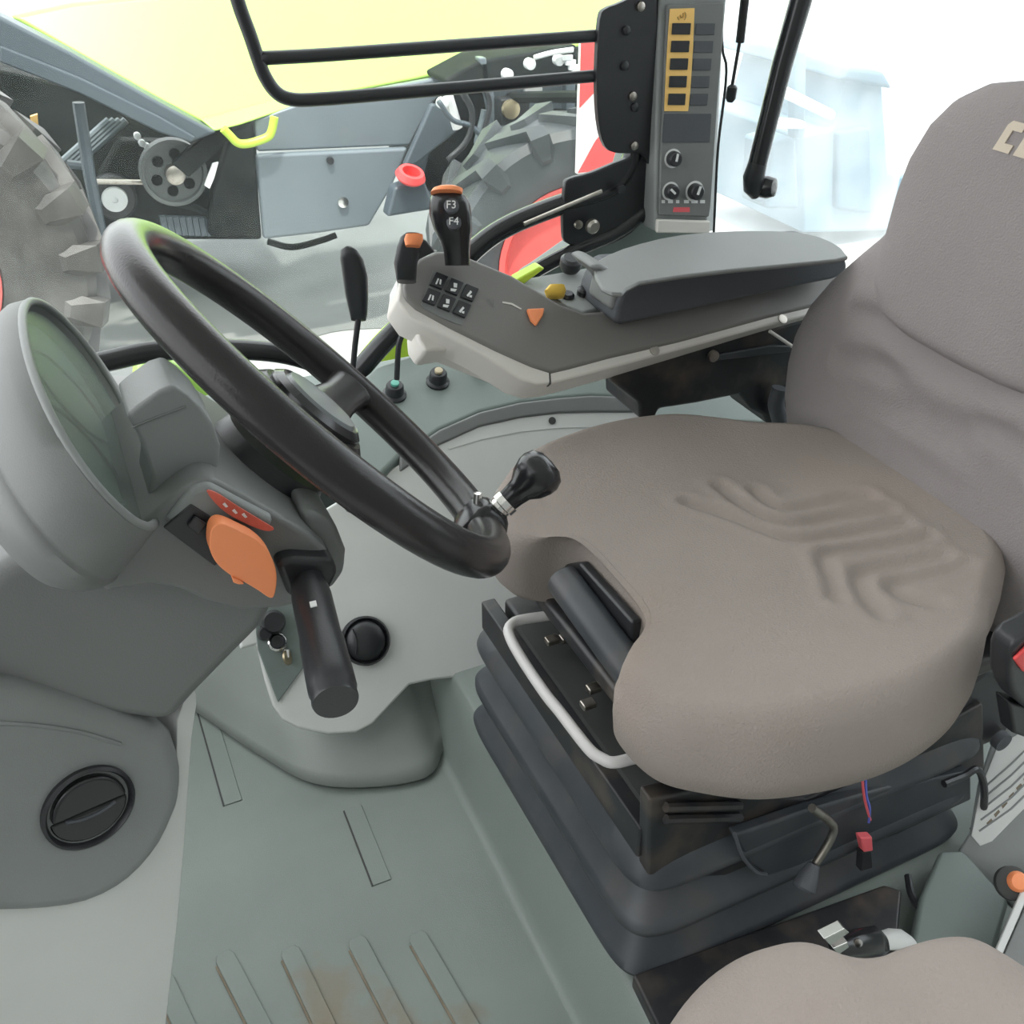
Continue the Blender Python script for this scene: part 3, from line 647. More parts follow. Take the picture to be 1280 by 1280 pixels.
# switch well beyond the body
TPz = PL(at(700, 372, Y(1.10)), (.06, -.15, 1))
obj('switch_deck', PR(ats([(640, 350), (700, 340), (745, 332), (775, 345), (772, 380), (730, 390), (700, 380)], TPz), (0, 0, -.04)), M['grey_mid'], arm, bevel=.004)
obj('yellow_knob', LO([sell(at(694, 372, Y(1.09)), RT*.011, FW*.011, 3, 20), sell(at(694, 364, Y(1.09)), RT*.014, FW*.013, 3, 20), sell(at(696, 357, Y(1.09)), RT*.010, FW*.010, 3, 20)]), M['yellow'], arm, smooth=60)['label'] = 'yellow knob'
for px, py in ((709, 373), (729, 367)):
    obj('rocker', LA([(.009, 0), (.009, .006), (.006, .009), (0, .009)], at(px, py, Y(1.10)), (0, -.3, 1), 18), M['blackgloss'], arm)
obj('round_knob', LA([(.012, 0), (.015, .006), (.015, .016), (.011, .02), (0, .02)], at(712, 337, Y(1.16)), (0, -.3, 1), 20), M['black'], arm)
obj('lime_strip', PR(ats([(645, 350), (676, 333), (682, 336), (655, 356)], Y(1.14)), (0, .02, 0)), M['lime'], arm, bevel=.003)
# arm pad
pt = [(742, 333), (760, 318), (800, 304), (852, 293), (925, 288), (1000, 290), (1040, 302), (1057, 316), (1046, 324), (910, 337), (800, 352), (778, 366), (752, 360)]
PT = Z(.712)
top = ats(pt, PT)
obj('pad_top', PR(cr(top, 2, True), (0, 0, -.006)), M['grey'], arm, bevel=.003, seg=3)
side_ = ats([(768, 404), (782, 360), (797, 348), (830, 346), (900, 334), (980, 323), (1046, 314), (1058, 322), (1056, 345), (1010, 356), (900, 380), (800, 402)], Y(1.012))
obj('pad_side', PR(cr(side_, 2, True), (0, .10, 0)), M['pad'], arm, bevel=.008, seg=4)
obj('pad_front', PR(ats([(738, 334), (752, 330), (790, 352), (772, 390), (762, 388), (768, 362)], Y(1.02)), (0, .06, 0)), M['grey'], arm, bevel=.008)
# carrier under the armrest
UA = Y(1.03)
obj('carrier', PR(ats([(760, 463), (1010, 398), (1010, 560), (985, 545), (960, 530), (955, 520), (940, 512), (925, 494), (870, 505), (825, 512), (818, 525), (800, 525), (800, 505), (765, 478)], UA), (0, .10, 0)), M['metalblack'], arm, bevel=.006)
obj('carrier_edge', PR(ats([(885, 446), (965, 432), (990, 433), (988, 440), (890, 452)], off(UA, -.004)), (0, .01, 0)), M['rubber'], arm, bevel=.002)
obj('carrier_rod', TU(ats([(962, 414), (992, 434)], off(UA, -.01)), .0025, 8), M['lightwarm'], arm)
obj('carrier_bolt', LA([(.008, 0), (.008, .006), (0, .007)], at(890, 444, off(UA, -.006)), (0, -1, 0), 14), M['steel'], arm)
obj('carrier_spring', TU(cr(ats([(975, 485), (970, 505), (976, 528)], off(UA, -.02)), 4), .012, 12), M['pad'], arm)

# ---- hand lever standing at the window
hl = thing('hand_lever', 'black hand lever with tall grip standing by far window', 'lever', at(442, 470, Y(1.36)))
LYp = Y(1.36)
obj('grip', LO([sell(at(x, y, LYp), RT*w, FW*d, 2.6, 24) for x, y, w, d in ((448, 400, .011, .011), (448, 392, .013, .012), (446, 370, .0165, .014), (444, 345, .018, .015), (440, 325, .0165, .015), (437, 314, .0125, .012), (436, 309, .006, .006))]), M['black'], hl, smooth=60)
obj('rod', TU(ats([(448, 398), (444, 430), (441, 462)], LYp), .0045, 10), M['black'], hl)
tag(obj('control_cable', TU(cr(ats([(508, 405), (502, 420), (498, 436), (496, 474)], Y(1.33)), 4), .0045, 8), M['black']), 'short black cable hanging below the keypad end of armrest', 'cable')

# ================================================================== STEERING WHEEL
WO = V((.173, .75, .756)); TH = R(48)
U = V((math.cos(TH), 0, -math.sin(TH))); Vy = V((0, 1, 0)); N = V((math.sin(TH), 0, math.cos(TH)))
sw = thing('steering_wheel', 'black three-spoke steering wheel with a spinner knob', 'steering wheel', WO-N*.05)
RW = .192
obj('rim', TU([WO+(U*math.cos(t)+Vy*math.sin(t))*RW for t in [2*math.pi*k/72 for k in range(72)]], .0175, 18, True), M['wheelblack'], sw, smooth=180)
for ang in (57, -57, 180):
    a = R(ang); d = U*math.cos(a)+Vy*math.sin(a); sd = N.cross(d)
    secs = []
    for r, w, h, dep in ((.03, .030, .010, -.026), (.08, .026, .009, -.020), (.13, .021, .009, -.011), (.165, .022, .011, -.003), (.188, .030, .013, 0)):
        secs.append(sell(WO+d*r+N*dep, sd*w, N*h, 3, 20))
    obj('spoke', LO(secs), M['wheelblack'], sw, smooth=60)
hubo = WO-N*.034
obj('hub', LA([(.030, -.01), (.052, -.008), (.058, .004), (.058, .016), (.050, .024), (0, .024)], hubo, N, 40), M['wheelblack'], sw)
hc_ = obj('hub_cap', LA([(.046, .022), (.046, .028), (.040, .033), (.037, .031), (0, .031)], hubo, N, 40), M['blackgloss'], sw)
obj('emblem', LA([(.036, .031), (.034, .035), (0, .038)], hubo, N, 40), mat('grey_emblem', (.22, .24, .25), .25), hc_)
# spinner knob at the rim
ka = R(-12); kd = U*math.cos(ka)+Vy*math.sin(ka); kb = WO+kd*RW
KD = N*.93+U*.1-Vy*.02
sk = obj('spinner_knob', LA([(.0105, .036), (.0115, .046), (.013, .054), (.019, .062), (.0225, .072), (.023, .079), (.020, .087), (.012, .092), (0, .093)], kb-N*.004, KD, 32), M['blackgloss'], sw, smooth=60)
obj('knob_collar', LA([(.0125, .020), (.0125, .026), (.0105, .027), (.0105, .030), (.0125, .031), (.0125, .038), (.008, .039)], kb-N*.004, KD, 24), M['chrome'], sk, smooth=30)
obj('rim_clamp', LO([sell(kb+N*h, kd*w, (N.cross(kd))*w, 4, 20) for h, w in ((-.020, .015), (-.012, .020), (.012, .020), (.019, .016), (.023, .011))]), M['blackgloss'], sk, smooth=50)
obj('clamp_screw', LA([(.004, 0), (.004, .010), (0, .011)], kb+N*.014-kd*.018, N*.6-kd*.5, 12), M['chrome'], sk)

# ================================================================== STEERING COLUMN
sc_ = thing('steering_column', 'grey steering column shroud carrying instrument cluster, orange paddle and black stalk', 'steering column', (-.1, .75, .35))
obj('collar', LA([(.064, -.17), (.064, -.115), (.062, -.105), (.050, -.058), (0, -.058)], WO, N, 40), M['black'], sc_)
# lower column cover (side view outline, pushed across)
ly0, lyw = .665, .17
def colprism(pts, y, w, name, mt, bev, par=sc_):
    return obj(name, PR(ats(pts, Y(y)), (0, w, 0)), mt, par, bevel=bev, seg=5, blimit=25)
colprism([(-90, 830), (-60, 760), (-5, 712), (40, 690), (130, 700), (200, 690), (300, 700), (352, 745), (332, 785), (295, 822), (250, 868), (214, 908), (150, 900), (60, 880), (-90, 850)], ly0, lyw, 'lower_cover', M['grey'], .02)
colprism([(128, 742), (150, 680), (182, 652), (215, 622), (246, 600), (265, 598), (300, 616), (345, 642), (385, 666), (412, 690), (416, 715), (405, 738), (388, 752), (350, 762), (300, 764), (255, 752), (225, 738), (190, 732)], .642, .19, 'upper_cover', M['grey'], .016)
# side relief around the switch
colprism([(205, 655), (240, 612), (262, 606), (345, 650), (335, 664), (290, 652), (262, 660)], .636, .02, 'switch_surround', M['grey_mid'], .006)
SL = Y(.6375)
sl = obj('switch_slot', PR(ats([(203, 657), (238, 628), (300, 668), (268, 706)], SL), (0, -.003, 0)), M['black'], sc_, bevel=.002)
obj('slot_rib', PR(ats([(232, 652), (242, 640), (258, 650), (246, 664)], SL), (0, -.006, 0)), M['blackgloss'], sl, bevel=.001)
obj('decal', PR(cr(ats([(258, 613), (272, 616), (300, 634), (330, 652), (342, 660), (330, 662), (300, 650), (275, 634)], Y(.634)), 3, True), (0, -.0015, 0)), mat('red_decal', (.6, .12, .08), .4, var=.2, scale=60), sc_)['label'] = 'red decal strip'
for px, py in ((282, 630), (294, 638), (306, 643)):
    obj('decal_mark', PR(ats([(px-4, py), (px-1, py-2), (px+3, py+3), (px, py+4)], Y(.6322)), (0, -.0006, 0)), M['white'], sc_)
pd = obj('paddle', PR(cr(ats([(262, 676), (266, 660), (278, 655), (300, 664), (322, 676), (338, 694), (346, 718), (344, 742), (338, 748), (322, 738), (305, 728), (292, 722), (274, 708), (264, 692)], Y(.615)), 4, True), (0, .014, 0)), M['orange'], sc_, bevel=.003, seg=3)
pd['label'] = 'orange paddle lever'
obj('paddle_stem', PR(ats([(296, 690), (312, 690), (312, 712), (296, 712)], Y(.625)), (0, .03, 0)), M['black'], pd)
obj('paddle_edge', PR(ats([(290, 722), (300, 726), (306, 731), (298, 731), (292, 729)], Y(.613)), (0, .018, 0)), M['orange'], pd, bevel=.001)
# stalk
sa, sb = at(384, 722, Y(.635)), at(416, 862, Y(.515))
sd_ = (sb-sa); L = sd_.length
st = obj('stalk', LA([(.010, -.03), (.012, 0), (.0145, L*.12), (.0155, L*.2), (.0155, L*.55), (.0165, L*.62), (.0172, L*.9), (.0172, L), (.016, L+.004), (.0165, L+.010), (.0158, L+.012), (0, L+.012)], sa, sd_, 32), M['black'], sc_, smooth=30)
st['label'] = 'black control stalk'
n_s = (CP-sa-(sd_*.3)); n_s = (n_s-sd_*(n_s.dot(sd_)/L**2)).normalized()
o_ = sa+sd_*.40+n_s*.0158
obj('stalk_symbol', BX(o_, sd_.normalized()*.003, sd_.cross(n_s).normalized()*.0025, n_s*.0005), M['white'], st)
colprism([(345, 706), (362, 698), (392, 700), (418, 700), (424, 716), (412, 742), (392, 752), (362, 748)], .628, .06, 'stalk_boot', M['black'], .012)
colprism([(378, 640), (400, 642), (420, 655), (434, 690), (432, 716), (415, 740), (395, 738), (385, 700)], .66, .15, 'stalk_housing', M['grey'], .014)
obj('stalk_print', PR(ats([(409, 765), (413, 764), (424, 792), (420, 794)], Y(.555)), (0, .001, 0)), M['white'], st) if False else None
# instrument cluster
KO = V((-.006, .762, .786)); KT = R(63)
KU = V((math.cos(KT), 0, -math.sin(KT))); KN = V((math.sin(KT), 0, math.cos(KT)))
ka_, kb_ = .162, .073
def ering(s1, s2, h, du=0, e=2.2, n=56): return sell(KO+KN*h+KU*du, KU*(kb_*s1), Vy*(ka_*s2), e, n)
cl = obj('instrument_housing', LO([ering(.5, .6, -.086, .02), ering(.84, .82, -.080, .016), ering(1.0, .93, -.068, .012), ering(1.08, 1.0, -.055, .010), ering(1.10, 1.03, -.046, .008), ering(1.085, 1.022, -.044, .0075), ering(1.085, 1.022, -.041, .007), ering(1.09, 1.03, -.039, .006), ering(1.06, 1.02, -.012), ering(1.0, 1.0, 0), ering(.95, .965, .001), ering(.91, .93, -.006), ering(.90, .92, -.02)]), M['grey'], sc_, smooth=60)
obj('bezel_ring', TU([p for p in ering(.96, .975, .001)], .0035, 8, True), M['grey_mid'], cl, smooth=180)
obj('dial_face', LO([ering(.89, .91, -.019), ering(.89, .91, -.0165)]), M['dial'], cl)
for du, dy, r in ((.005, -.055, .045), (.005, .045, .045)):
    o_ = KO+KN*-.016+KU*du+Vy*dy
    obj('gauge_ring', TU([o_+(KU*math.cos(t)+Vy*math.sin(t))*r for t in [2*math.pi*k/40 for k in range(40)]], .0016, 6, True), M['grey_mid'], cl)
obj('lens', LO([ering(.90, .92, -.006), ering(.90, .92, -.005)]), M['lens'], cl)
# hood between cluster and wheel
colprism([(158, 520), (172, 508), (200, 488), (218, 482), (236, 494), (252, 510), (267, 532), (276, 558), (274, 584), (262, 602), (225, 622), (192, 648), (184, 640), (189, 596), (176, 550)], .668, .055, 'dash_hood', M['grey_mid'], .022)
obj('hood_seam', TU(ats([(166, 534), (190, 524), (232, 508)], Y(.6675)), .0008, 6), M['grey'], sc_)

# ================================================================== FRONT CONSOLE (near left)
fcn = thing('front_console', 'light grey console column at lower left with round black air vent', 'console', (-.2, .7, 0))
FP = PL(at(110, 1010, Y(.64)), (.28, -.95, .14))
gtop = [(-120, 840), (0, 849), (60, 860), (140, 884), (210, 914), (222, 930), (231, 965), (229, 1000), (222, 1022), (205, 1058), (180, 1090), (150, 1115), (110, 1134), (60, 1143), (0, 1146), (-120, 1146)]
tp = obj('upper_shell', PR(cr(ats(gtop, FP), 2, True), FP[1]*-.16), M['grey_mid'], fcn, bevel=.02, seg=5)
obj('crease', TU(cr(ats([(-20, 903), (40, 906), (100, 915), (150, 930)], off(FP, .0)), 4), .002, 6), M['grey_mid'], tp)
glow = [(-120, 1120), (0, 1130), (60, 1128), (120, 1110), (170, 1075), (215, 1000), (222, 900), (236, 868), (243, 862), (246, 880), (240, 920), (234, 1000), (230, 1060), (222, 1150), (214, 1220), (205, 1300), (190, 1420), (-120, 1420)]
obj('lower_shell', PR(cr(ats(glow, off(FP, -.014)), 2, True), FP[1]*-.16), M['light'], fcn, bevel=.02, seg=5)
vn = FP[1]
vo = at(110, 1008, FP)
vr = obj('air_vent', LA([(.0375, 0), (.0375, .004), (.035, .006), (.033, .003), (.033, -.004), (0, -.004)], vo, vn, 48), M['black'], fcn)
vx = (RT-vn*RT.dot(vn)).normalized(); vy_ = vn.cross(vx)
def half(sgn, h0, h1):
    pts = [vo+vn*h0+vx*.030*math.cos(t)+vy_*(.030*math.sin(t))*sgn for t in [math.pi*k/20 for k in range(21)]]
    return PR(pts, vn*(h1-h0))
obj('vent_flap', half(1, -.003, .007), M['blackgloss'], vr, bevel=.003)
obj('vent_flap', PR([vo+vn*-.003+vx*.031*math.cos(t)+vy_*(-.003-.028*math.sin(t)) for t in [math.pi*k/20 for k in range(21)]], vn*.005), M['blackgloss'], vr, bevel=.002)
obj('vent_lip', TU(cr([vo+vn*.006+vx*a+vy_*b for a, b in ((-.02, -.002), (-.01, -.005), (0, -.006), (.01, -.005), (.02, -.002))], 4), .0015, 6), M['pad'], vr)

# ================================================================== DRIVER SEAT
ds = thing('driver_seat', 'grey-brown fabric driver seat on black bellows suspension', 'seat', (.62, .72, .115))
SC = .715
def near_poly(p, poly):
    best = 9
    for a, b in zip(poly, poly[1:]):
        ab = b-a; t = max(0, min(1, (p-a).dot(ab)/max(ab.dot(ab), 1e-9)))
        best = min(best, (p-(a+ab*t)).length)
    return best
CZ = Z(.51)
gro = [cr([V((q.x, q.y)) for q in ats(pts, CZ)], 4) for pts in (
    [(945, 612), (960, 625), (985, 633), (1020, 629), (1060, 622), (1085, 624)],
    [(900, 605), (925, 625), (960, 645), (1000, 652), (1050, 645), (1110, 640)],
    [(860, 625), (920, 645), (980, 668), (1020, 672), (1080, 664), (1130, 658)],
    [(1045, 745), (1040, 720), (1030, 695), (1050, 686), (1100, 681), (1160, 674)],
    [(1100, 772), (1080, 745), (1072, 722), (1085, 712), (1130, 706), (1180, 700)],
    [(1170, 760), (1140, 752), (1118, 738), (1122, 728), (1160, 722), (1205, 712)])]
outl = [(.450, 0), (.448, .065), (.432, .094), (.395, .110), (.379, .140), (.386, .195), (.418, .230), (.47, .262), (.55, .281), (.63, .281), (.71, .258), (.78, .208), (.845, .165), (.885, .10), (.89, 0)]
half_o = [V((x, y)) for x, y in outl]
full = half_o+[V((p.x, -p.y)) for p in half_o[-2:0:-1]]
oc = cr(full, 8, True); oc = [V((p.x, SC+p.y)) for p in oc]
outl2 = [(.398, 0), (.396, .065), (.393, .094), (.388, .115), (.383, .140)]+outl[5:]
h2 = [V((x, y)) for x, y in outl2]
oc2 = cr(h2+[V((p.x, -p.y)) for p in h2[-2:0:-1]], 8, True); oc2 = [V((p.x, SC+p.y)) for p in oc2]
cen = V((.63, SC))
def cush_top(x, y, f):
    dy = abs(y-SC)
    z = .508 + .016*min(1, max(0, (dy-.10)/.15))**1.5
    fx = max(0, (.52-x)/.16); z -= .022*min(1, fx)**2
    z += .012*max(0, min(1, (x-.72)/.15))
    # rounding towards the edge
    return z
bm = bmesh.new(); rings = []
def ringz(scale, zf):
    t = max(0, min(1, (.965-scale)/.22)); t = t*t*(3-2*t)
    return [V((cen.x+(p.x+(q.x-p.x)*t-cen.x)*scale, cen.y+(p.y+(q.y-p.y)*t-cen.y)*scale, 0)) for p, q in zip(oc, oc2)]
prof = [(.86, .405, 0), (.95, .408, 0), (.985, .418, 0), (1.0, .445, 0), (.998, .47, 0), (.985, None, -.022), (.965, None, -.010), (.935, None, -.003)]
fr_ = [.91-.0175*k for k in range(52)]
for s_, z_, d_ in prof+[(f, None, 0) for f in fr_ if f > .01]:
    r_ = []
    for p in ringz(s_, 0):
        if z_ is None:
            z = cush_top(p.x, p.y, s_)+d_
            if s_ < .97:
                q = V((p.x, p.y))
                for g in gro:
                    dd = near_poly(q, g)
                    z -= .0055*math.exp(-(dd/.008)**2)
                    z += .002*math.exp(-((dd-.016)/.008)**2)
        else: z = z_
        r_.append(V((p.x, p.y, z)))
    rings.append(r_)
loft(bm, rings)
cu = obj('seat_cushion', bm, M['fabric'], ds, smooth=180)
# stitched seams near the front left lobe
for pts in ([(778, 800), (800, 828), (850, 880), (905, 935)], [(776, 812), (798, 840), (838, 884)]):
    pass
# backrest
wtab = [(.40, .165), (.43, .195), (.47, .232), (.51, .256), (.55, .268), (.59, .272), (.63, .268), (.67, .250), (.71, .222), (.745, .195), (.775, .181), (.84, .176), (.88, .164), (.91, .142), (.932, .11), (.94, .05)]
def wz(z):
    for (a, b), (c, d) in zip(wtab, wtab[1:]):
        if z <= c: return b+(d-b)*max(0, (z-a)/(c-a))
    return wtab[-1][1]
def xf(z): return .838+.20*(z-.45)
BPl = PL((.828, 0, .45), (1, 0, -.2))
gb = [cr([V((q.z, abs(q.y-SC))) for q in ats(pts, BPl)], 5) for pts in (
    [(1122, 345), (1150, 395), (1172, 440), (1186, 480), (1186, 560)],
    [(1060, 392), (1100, 405), (1135, 435), (1156, 472), (1158, 540)],
    [(1045, 450), (1085, 455), (1112, 470), (1126, 495), (1128, 530)])]
rings = []
zs = [.40, .41, .42, .44, .46]+[.47+.009*k for k in range(46)]+[.89, .90, .91, .92, .928, .935, .94]
NB = 120
for z in zs:
    w = wz(z); th = .062 if z < .912 else .062*max(.3, math.sqrt(max(0, 1-((z-.912)/.03)**2)))
    c = V((xf(z)+.062, SC, z)); r_ = []
    for p in sell(c, V((-th, 0, 0)), V((0, w, 0)), 3.2, NB):
        dy = p.y-SC
        frontness = max(0, min(1, (c.x-p.x)/th))
        q = V((z, abs(dy)))
        bol = .022*(min(1, abs(dy)/.29))**2*max(0, min(1, (.74-z)/.15))
        x = p.x-bol
        if frontness > .4 and z < .72:
            for g in gb:
                dd = near_poly(q, g); x += .006*math.exp(-(dd/.010)**2)-.003*math.exp(-((dd-.02)/.010)**2)
        r_.append(V((x, p.y, z)))
    rings.append(r_)
br = obj('backrest', LO(rings), M['fabric_up'], ds, smooth=180)
# upper pad sewn on
wt2 = [(.660, .05), (.667, .11), (.680, .145), (.70, .160), (.74, .168), (.80, .175), (.84, .174), (.88, .162), (.91, .140), (.932, .105), (.945, .05)]
def w2(z):
    for (a, b), (c, d) in zip(wt2, wt2[1:]):
        if z <= c: return b+(d-b)*max(0, (z-a)/(c-a))
    return .05
rings = []
for k in range(45):
    z = .660+(.945-.660)*k/44; w = w2(z)
    th = .03*min(1, math.sqrt(max(.06, min((z-.655)/.02, (.951-z)/.03))))
    rings.append(sell(V((xf(z)+.018, SC, z)), V((-th, 0, 0)), V((0, w, 0)), 3, 60))
up_ = obj('upper_pad', LO(rings), M['fabric_up'], ds, smooth=180)
# embroidered word on the upper pad, blocky letters
lw = {'C': [(0, 0), (1, 0), (1, .28), (.45, .28), (.45, .72), (1, .72), (1, 1), (.15, 1), (0, .85)],
      'L': [(0, 0), (1, 0), (1, .28), (.42, .28), (.42, 1), (0, 1)],
      'A': [(0, 0), (.38, 0), (.38, .3), (.62, .3), (.62, 0), (1, 0), (1, .85), (.85, 1), (.15, 1), (0, .85)],
      'S': [(0, 0), (.85, 0), (1, .15), (1, .5), (.85, .62), (.4, .62), (.4, .74), (1, .74), (1, 1), (.15, 1), (0, .85), (0, .5), (.15, .38), (.6, .38), (.6, .26), (0, .26)]}
zl = .880; hgt = .030; wd = .0205
bm = bmesh.new(); yl = SC+.050
for i, ch in enumerate('CLAAS'):
    pts = []
    for a, b in lw[ch]:
        zz = zl+b*hgt; yy = yl-(i*(wd+.006))-a*wd-b*.008
        pts.append(V((xf(zz)-.0135, yy, zz)))
    prism(bm, pts, (.005, 0, 0))
obj('embroidery', bm, M['logo'], up_, smooth=20)
# roller handle in the notch
obj('front_roller', TU(ats([(703, 724), (800, 855)], X(.425)), .020, 20), M['rubber'], ds, bevel=.004)
obj('roller_guard', PR(ats([(700, 706), (724, 704), (790, 778), (790, 845), (752, 805)], X(.44)), (.012, 0, 0)), M['black'], ds, bevel=.003)
# cushion pan
obj('cushion_pan', AB(.42, .87, SC-.20, SC+.20, .385, .41), M['metalblack'], ds, bevel=.008)
# bail handle
BH = Z(.385)
hb = [(742, 762), (700, 768), (655, 774), (640, 780), (636, 792), (650, 820), (680, 865), (700, 890), (735, 935), (752, 948), (768, 953), (800, 946), (840, 938)]
obj('bail_handle', TU(cr(ats(hb, BH), 5), .0062, 12), M['tubelight'], ds, smooth=180)['label'] = 'light grey tubular bail handle'
# upper suspension frame
ufr = [(.385, .52), (.385, .905), (.85, .905), (.85, .52)]
obj('upper_frame', AB(.41, .86, .525, .905, .30, .348), M['metalblack'], ds, bevel=.006)
obj('front_rail', AB(.383, .402, .525, .915, .30, .345), M['metalblack'], ds, bevel=.003)
obj('pit_floor', AB(.40, .46, .55, .86, .345, .354), M['seam'], ds)
for px, py in ((690, 800), (708, 797), (735, 880), (742, 860)):
    obj('frame_clip', BX(at(px, py, Z(.375)), (.008, 0, 0), (0, .006, 0), (0, 0, .004)), M['steel'], ds, bevel=.002)
for py0 in (1003, 1018):
    A, B = at(832, py0+6, Y(.508)), at(925, py0+4, Y(.508))
    obj('slide_rail', TU([A, B], .005, 8), M['metalblack'], ds)
obj('slide_plate', PR(ats([(812, 1000), (880, 985), (1010, 1000), (1230, 880), (1232, 960), (1180, 990), (1010, 1090), (830, 1100), (810, 1095)], Y(.512)), (0, .02, 0)), M['metalblack'], ds, bevel=.004)
obj('side_cover', PR(ats([(918, 1045), (1005, 1015), (1110, 985), (1215, 965), (1215, 1000), (1120, 1045), (960, 1096), (935, 1080)], Y(.498)), (0, .014, 0)), M['rubber'], ds, bevel=.004)
obj('cover_rim', TU(cr(ats([(918, 1042), (928, 1070), (945, 1090), (958, 1093)], Y(.494)), 4), .0022, 6), M['pad'], ds)
# bellows: stacked folds
bx0, bx1, by0, by1 = .366, .86, .490, .95
def brect(z, i, n=64): return sell(V(((bx0+bx1)/2, (by0+by1)/2, z)), V(((bx1-bx0)/2-i, 0, 0)), V((0, (by1-by0)/2-i, 0)), 12, n)
fold = [(.116, .02), (.120, .006), (.126, .001), (.132, .0), (.138, .004), (.172, .030), (.178, .034), (.182, .026), (.190, .008), (.196, .003), (.204, .003), (.210, .008), (.244, .036), (.250, .038), (.254, .028), (.262, .010), (.270, .006), (.278, .008), (.31, .034)]
obj('bellows', LO([brect(z, i) for z, i in fold]), M['rubber'], ds, smooth=50)['label'] = 'black folded rubber bellows'
obj('base_plate', AB(.40, .85, .53, .93, .112, .128), M['metalblack'], ds, bevel=.004)
for x_, y_ in ((.43, .545), (.84, .545), (.43, .9)):
    obj('base_bolt', LA([(.012, 0), (.012, .012), (0, .013)], (x_, y_-.02, .115), (0, 0, 1), 6), M['steel'], ds)
obj('base_rail', PR(ats([(790, 1218), (1105, 1105), (1128, 1112), (1122, 1180), (1060, 1250), (830, 1300)], Z(.14)), (0, 0, -.022)), M['metalblack'], ds, bevel=.004)
# release lever and wires, near side
obj('release_lever', TU(cr(ats([(1015, 1010), (1035, 1025), (1042, 1036), (1035, 1055), (1018, 1082)], Y(.475)), 5), .0045, 10), M['steel'], ds)
lp_ = at(1018, 1080, Y(.475)); le = at(1004, 1112, Y(.465))
obj('lever_knob', LA([(.006, 0), (.010, .012), (.0125, (le-lp_).length*.9), (.010, (le-lp_).length), (0, (le-lp_).length)], lp_, le-lp_, 20), M['pad'], ds)
obj('red_wire', TU(cr(ats([(1078, 975), (1080, 995), (1084, 1012), (1088, 1025)], Y(.485)), 5), .0014, 6), M['pink'], ds)
obj('blue_wire', TU(cr(ats([(1082, 975), (1083, 995), (1087, 1010), (1086, 1028)], Y(.485)), 5), .0014, 6), M['blue'], ds)
obj('connector', PR(ats([(1076, 1048), (1091, 1047), (1092, 1064), (1080, 1066)], Y(.475)), (0, .01, 0)), M['pink'], ds, bevel=.002)['label'] = 'pink plug'
obj('plug_tail', PR(ats([(1078, 1066), (1090, 1064), (1092, 1085), (1076, 1090)], Y(.476)), (0, .01, 0)), M['black'], ds, bevel=.002)
obj('cable_loop', TU(cr(ats([(1180, 980), (1205, 970), (1222, 962), (1230, 985), (1228, 1020), (1216, 1038)], Y(.49)), 5), .0045, 8), M['black'], ds)
obj('floor_cable', TU(cr(ats([(1135, 1095), (1140, 1120), (1155, 1140), (1180, 1158), (1210, 1170), (1260, 1180)], Z(.135)), 5), .0045, 8), M['black'], ds)
obj('brass_fitting', LA([(.010, 0), (.010, .02), (.007, .026), (0, .026)], at(1125, 1112, Y(.50)), (.3, -.9, .1), 16), M['brass'], ds)
obj('rear_block', PR(ats([(1140, 905), (1235, 840), (1300, 860), (1270, 900), (1250, 925), (1225, 935), (1150, 960)], Y(.52)), (0, .08, 0)), M['black'], ds, bevel=.006)
obj('pivot_bolt', LA([(.012, 0), (.012, .01), (0, .012)], at(1247, 922, Y(.515)), (0, -1, 0), 18), M['pad'], ds)

# seat belt buckle
bk = thing('seat_belt_buckle', 'black seat belt buckle with red button, beside driver seat at right edge', 'buckle', at(1270, 900, Y(.42)))
BKP = Y(.41)
obj('body', PR(cr(ats([(1262, 838), (1268, 808), (1296, 788), (1335, 780), (1335, 905), (1285, 888), (1266, 866)], BKP), 2, True), (0, .026, 0)), M['black'], bk, bevel=.006)
obj('release_button', PR(ats([(1264, 822), (1288, 798), (1316, 786), (1316, 812), (1276, 838)], BKP), (0, -.004, 0)), M['red'], bk, bevel=.002)['label'] = 'red release button'
obj('stem', PR(ats([(1262, 878), (1320, 890), (1300, 930), (1268, 918)], off(BKP, .01)), (0, .02, 0)), M['black'], bk, bevel=.004)

# ================================================================== PASSENGER SEAT (folded cushion, near right)
ps = thing('folding_seat', 'folding passenger seat with grey-brown fabric in near right corner', 'seat', (.5, .15, .115))
# rounded cushion block: the edge with two humps follows the far side
hump = [(800, 1330), (825, 1282), (850, 1245), (880, 1214), (915, 1190), (950, 1176), (980, 1172), (1005, 1176), (1035, 1188), (1065, 1193), (1095, 1188), (1125, 1176), (1155, 1168), (1185, 1165), (1212, 1170), (1245, 1188), (1280, 1212), (1320, 1250), (1350, 1300)]
H = cr(ats(hump, Z(.5)), 3)
c0 = V((.40, .06, .5))
rings = []
for s_, z_ in ((.86, .36), (.95, .37), (.985, .39), (1.0, .43), (1.005, .47), (.985, .495), (.95, .51), (.90, .518), (.7, .525), (.4, .528), (.1, .53)):
    base = H+[V((H[-1].x-.05, -.02, .5)), V((c0.x, -.04, .5)), V((H[0].x+.02, -.02, .5))]
    rings.append([V((c0.x+(p.x-c0.x)*s_, c0.y+(p.y-c0.y)*s_, z_)) for p in base])
obj('cushion', LO(rings), M['fabric'], ps, smooth=60)
obj('pedestal', AB(.40, .52, -.02, .16, .115, .37), M['metalblack'], ps, bevel=.01)

